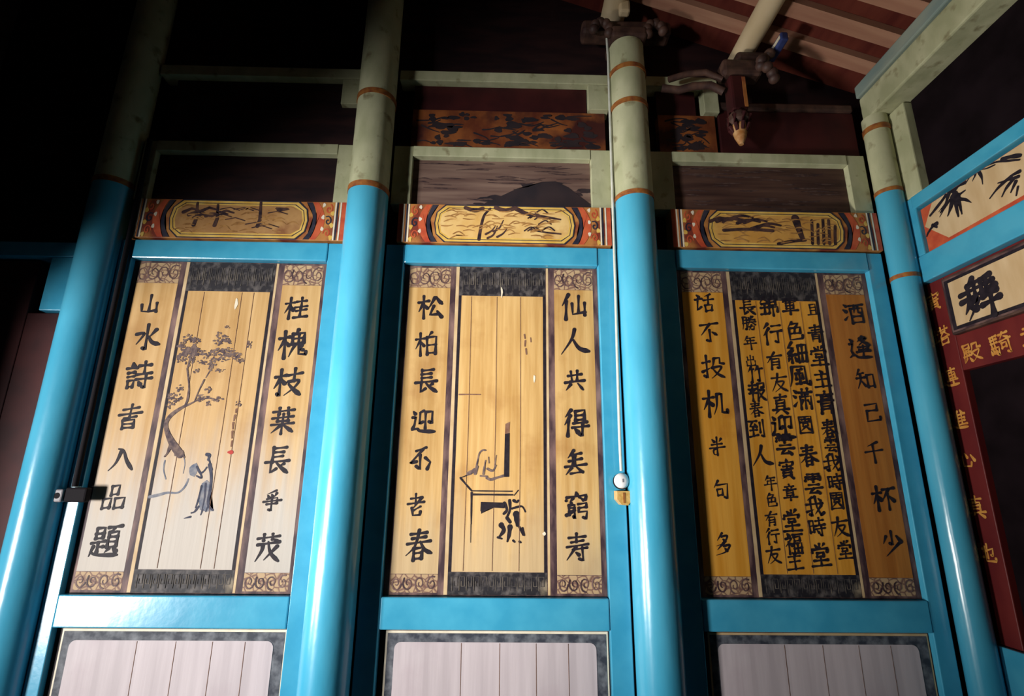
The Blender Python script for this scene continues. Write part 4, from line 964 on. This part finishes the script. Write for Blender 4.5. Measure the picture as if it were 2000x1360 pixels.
struct('doorway_shade', bxo(2.150, 2.166, -1.75, -.181, .0, 2.044), VOID)  # near-black sheet standing for the unlit door opening
tag(link('dado_board', bxo(2.100, 2.165, -.9, -.02, 0, .880, .004), BLUE_FLAT, origin=(2.12, -.4, 0)), 'flat blue board at the foot of the right wall', 'panel')

# ------------------------------------------------------------------ cables and fittings
bm = tube(NB(), [(-1.922, -.018, 3.3), (-1.918, -.020, 2.70), (-1.921, -.020, 2.1), (-1.918, -.020, 1.484)], .0125, 12)
tag(link('cable_conduit', bm, BLACK, origin=(-1.918, -.02, 1.484), smooth=True), 'thin black conduit running down the blue post left of the tree painting', 'conduit')
t = thing('junction_box', (-1.9, -.03, 1.42), 'black junction box with a grey cap at the lower end of the black conduit', 'switch box')
link('housing', bxo(-1.945, -1.850, -.036, -.001, 1.418, 1.482, .008), BLACK, t)
cp = link('grey_cap', bxo(-1.995, -1.947, -.044, -.008, 1.418, 1.474, .006), GREYCAP, t)
cp['label'] = 'grey square end cap'
link('cap_hole', lathe(NB(), -1.969, 1.446, [(.013, -.0452), (.013, -.043)], 16, 'y'), BLACK, cp)

pts = []
for z, x in ((4.0, .568), (3.85, .570), (3.26, .564), (2.9, .560), (2.49, .556), (2.1, .550), (1.72, .545), (1.58, .546)):
    pts.append((x, -.060, z))
tag(link('hanging_cable', tube(NB(), pts, .0075, 10), CABLE, origin=(.546, -.06, 1.58), smooth=True), 'pale cable hanging down the left side of the middle right pillar', 'cable')
t = thing('pull_switch', (.548, -.04, 1.42), 'white round porcelain knob with a brass fitting at the end of the pale cable', 'switch')
link('back_plate', lathe(NB(), .553, 1.535, [(.036, -.042), (.036, -.002)], 28, 'y'), BLACK, t, smooth=True)
kn = link('porcelain_knob', lathe(NB(), .546, 1.537, [(.012, -.086), (.026, -.080), (.034, -.066), (.034, -.052), (.030, -.043)], 32, 'y'), PORCELAIN, t, smooth=True)
link('knob_slot', bxo(.543, .549, -.0875, -.0845, 1.530, 1.545), GREYCAP, kn)
bm = NB()
vs = []
for yy in (-.075, -.004):
    vs.append([bm.verts.new((x, yy, z)) for x, z in ((.520, 1.492), (.582, 1.492), (.584, 1.452), (.566, 1.430), (.540, 1.432), (.520, 1.455))])
for i in range(6):
    bm.faces.new((vs[0][i], vs[0][(i + 1) % 6], vs[1][(i + 1) % 6], vs[1][i]))
bm.faces.new(vs[0]); bm.faces.new(vs[1][::-1])
bmesh.ops.recalc_face_normals(bm, faces=bm.faces)
br = link('brass_fitting', bm, BRASS, t)
link('brass_groove', bxo(.546, .556, -.0765, -.0745, 1.440, 1.485), RING, br)
bpy.context.view_layer.update()
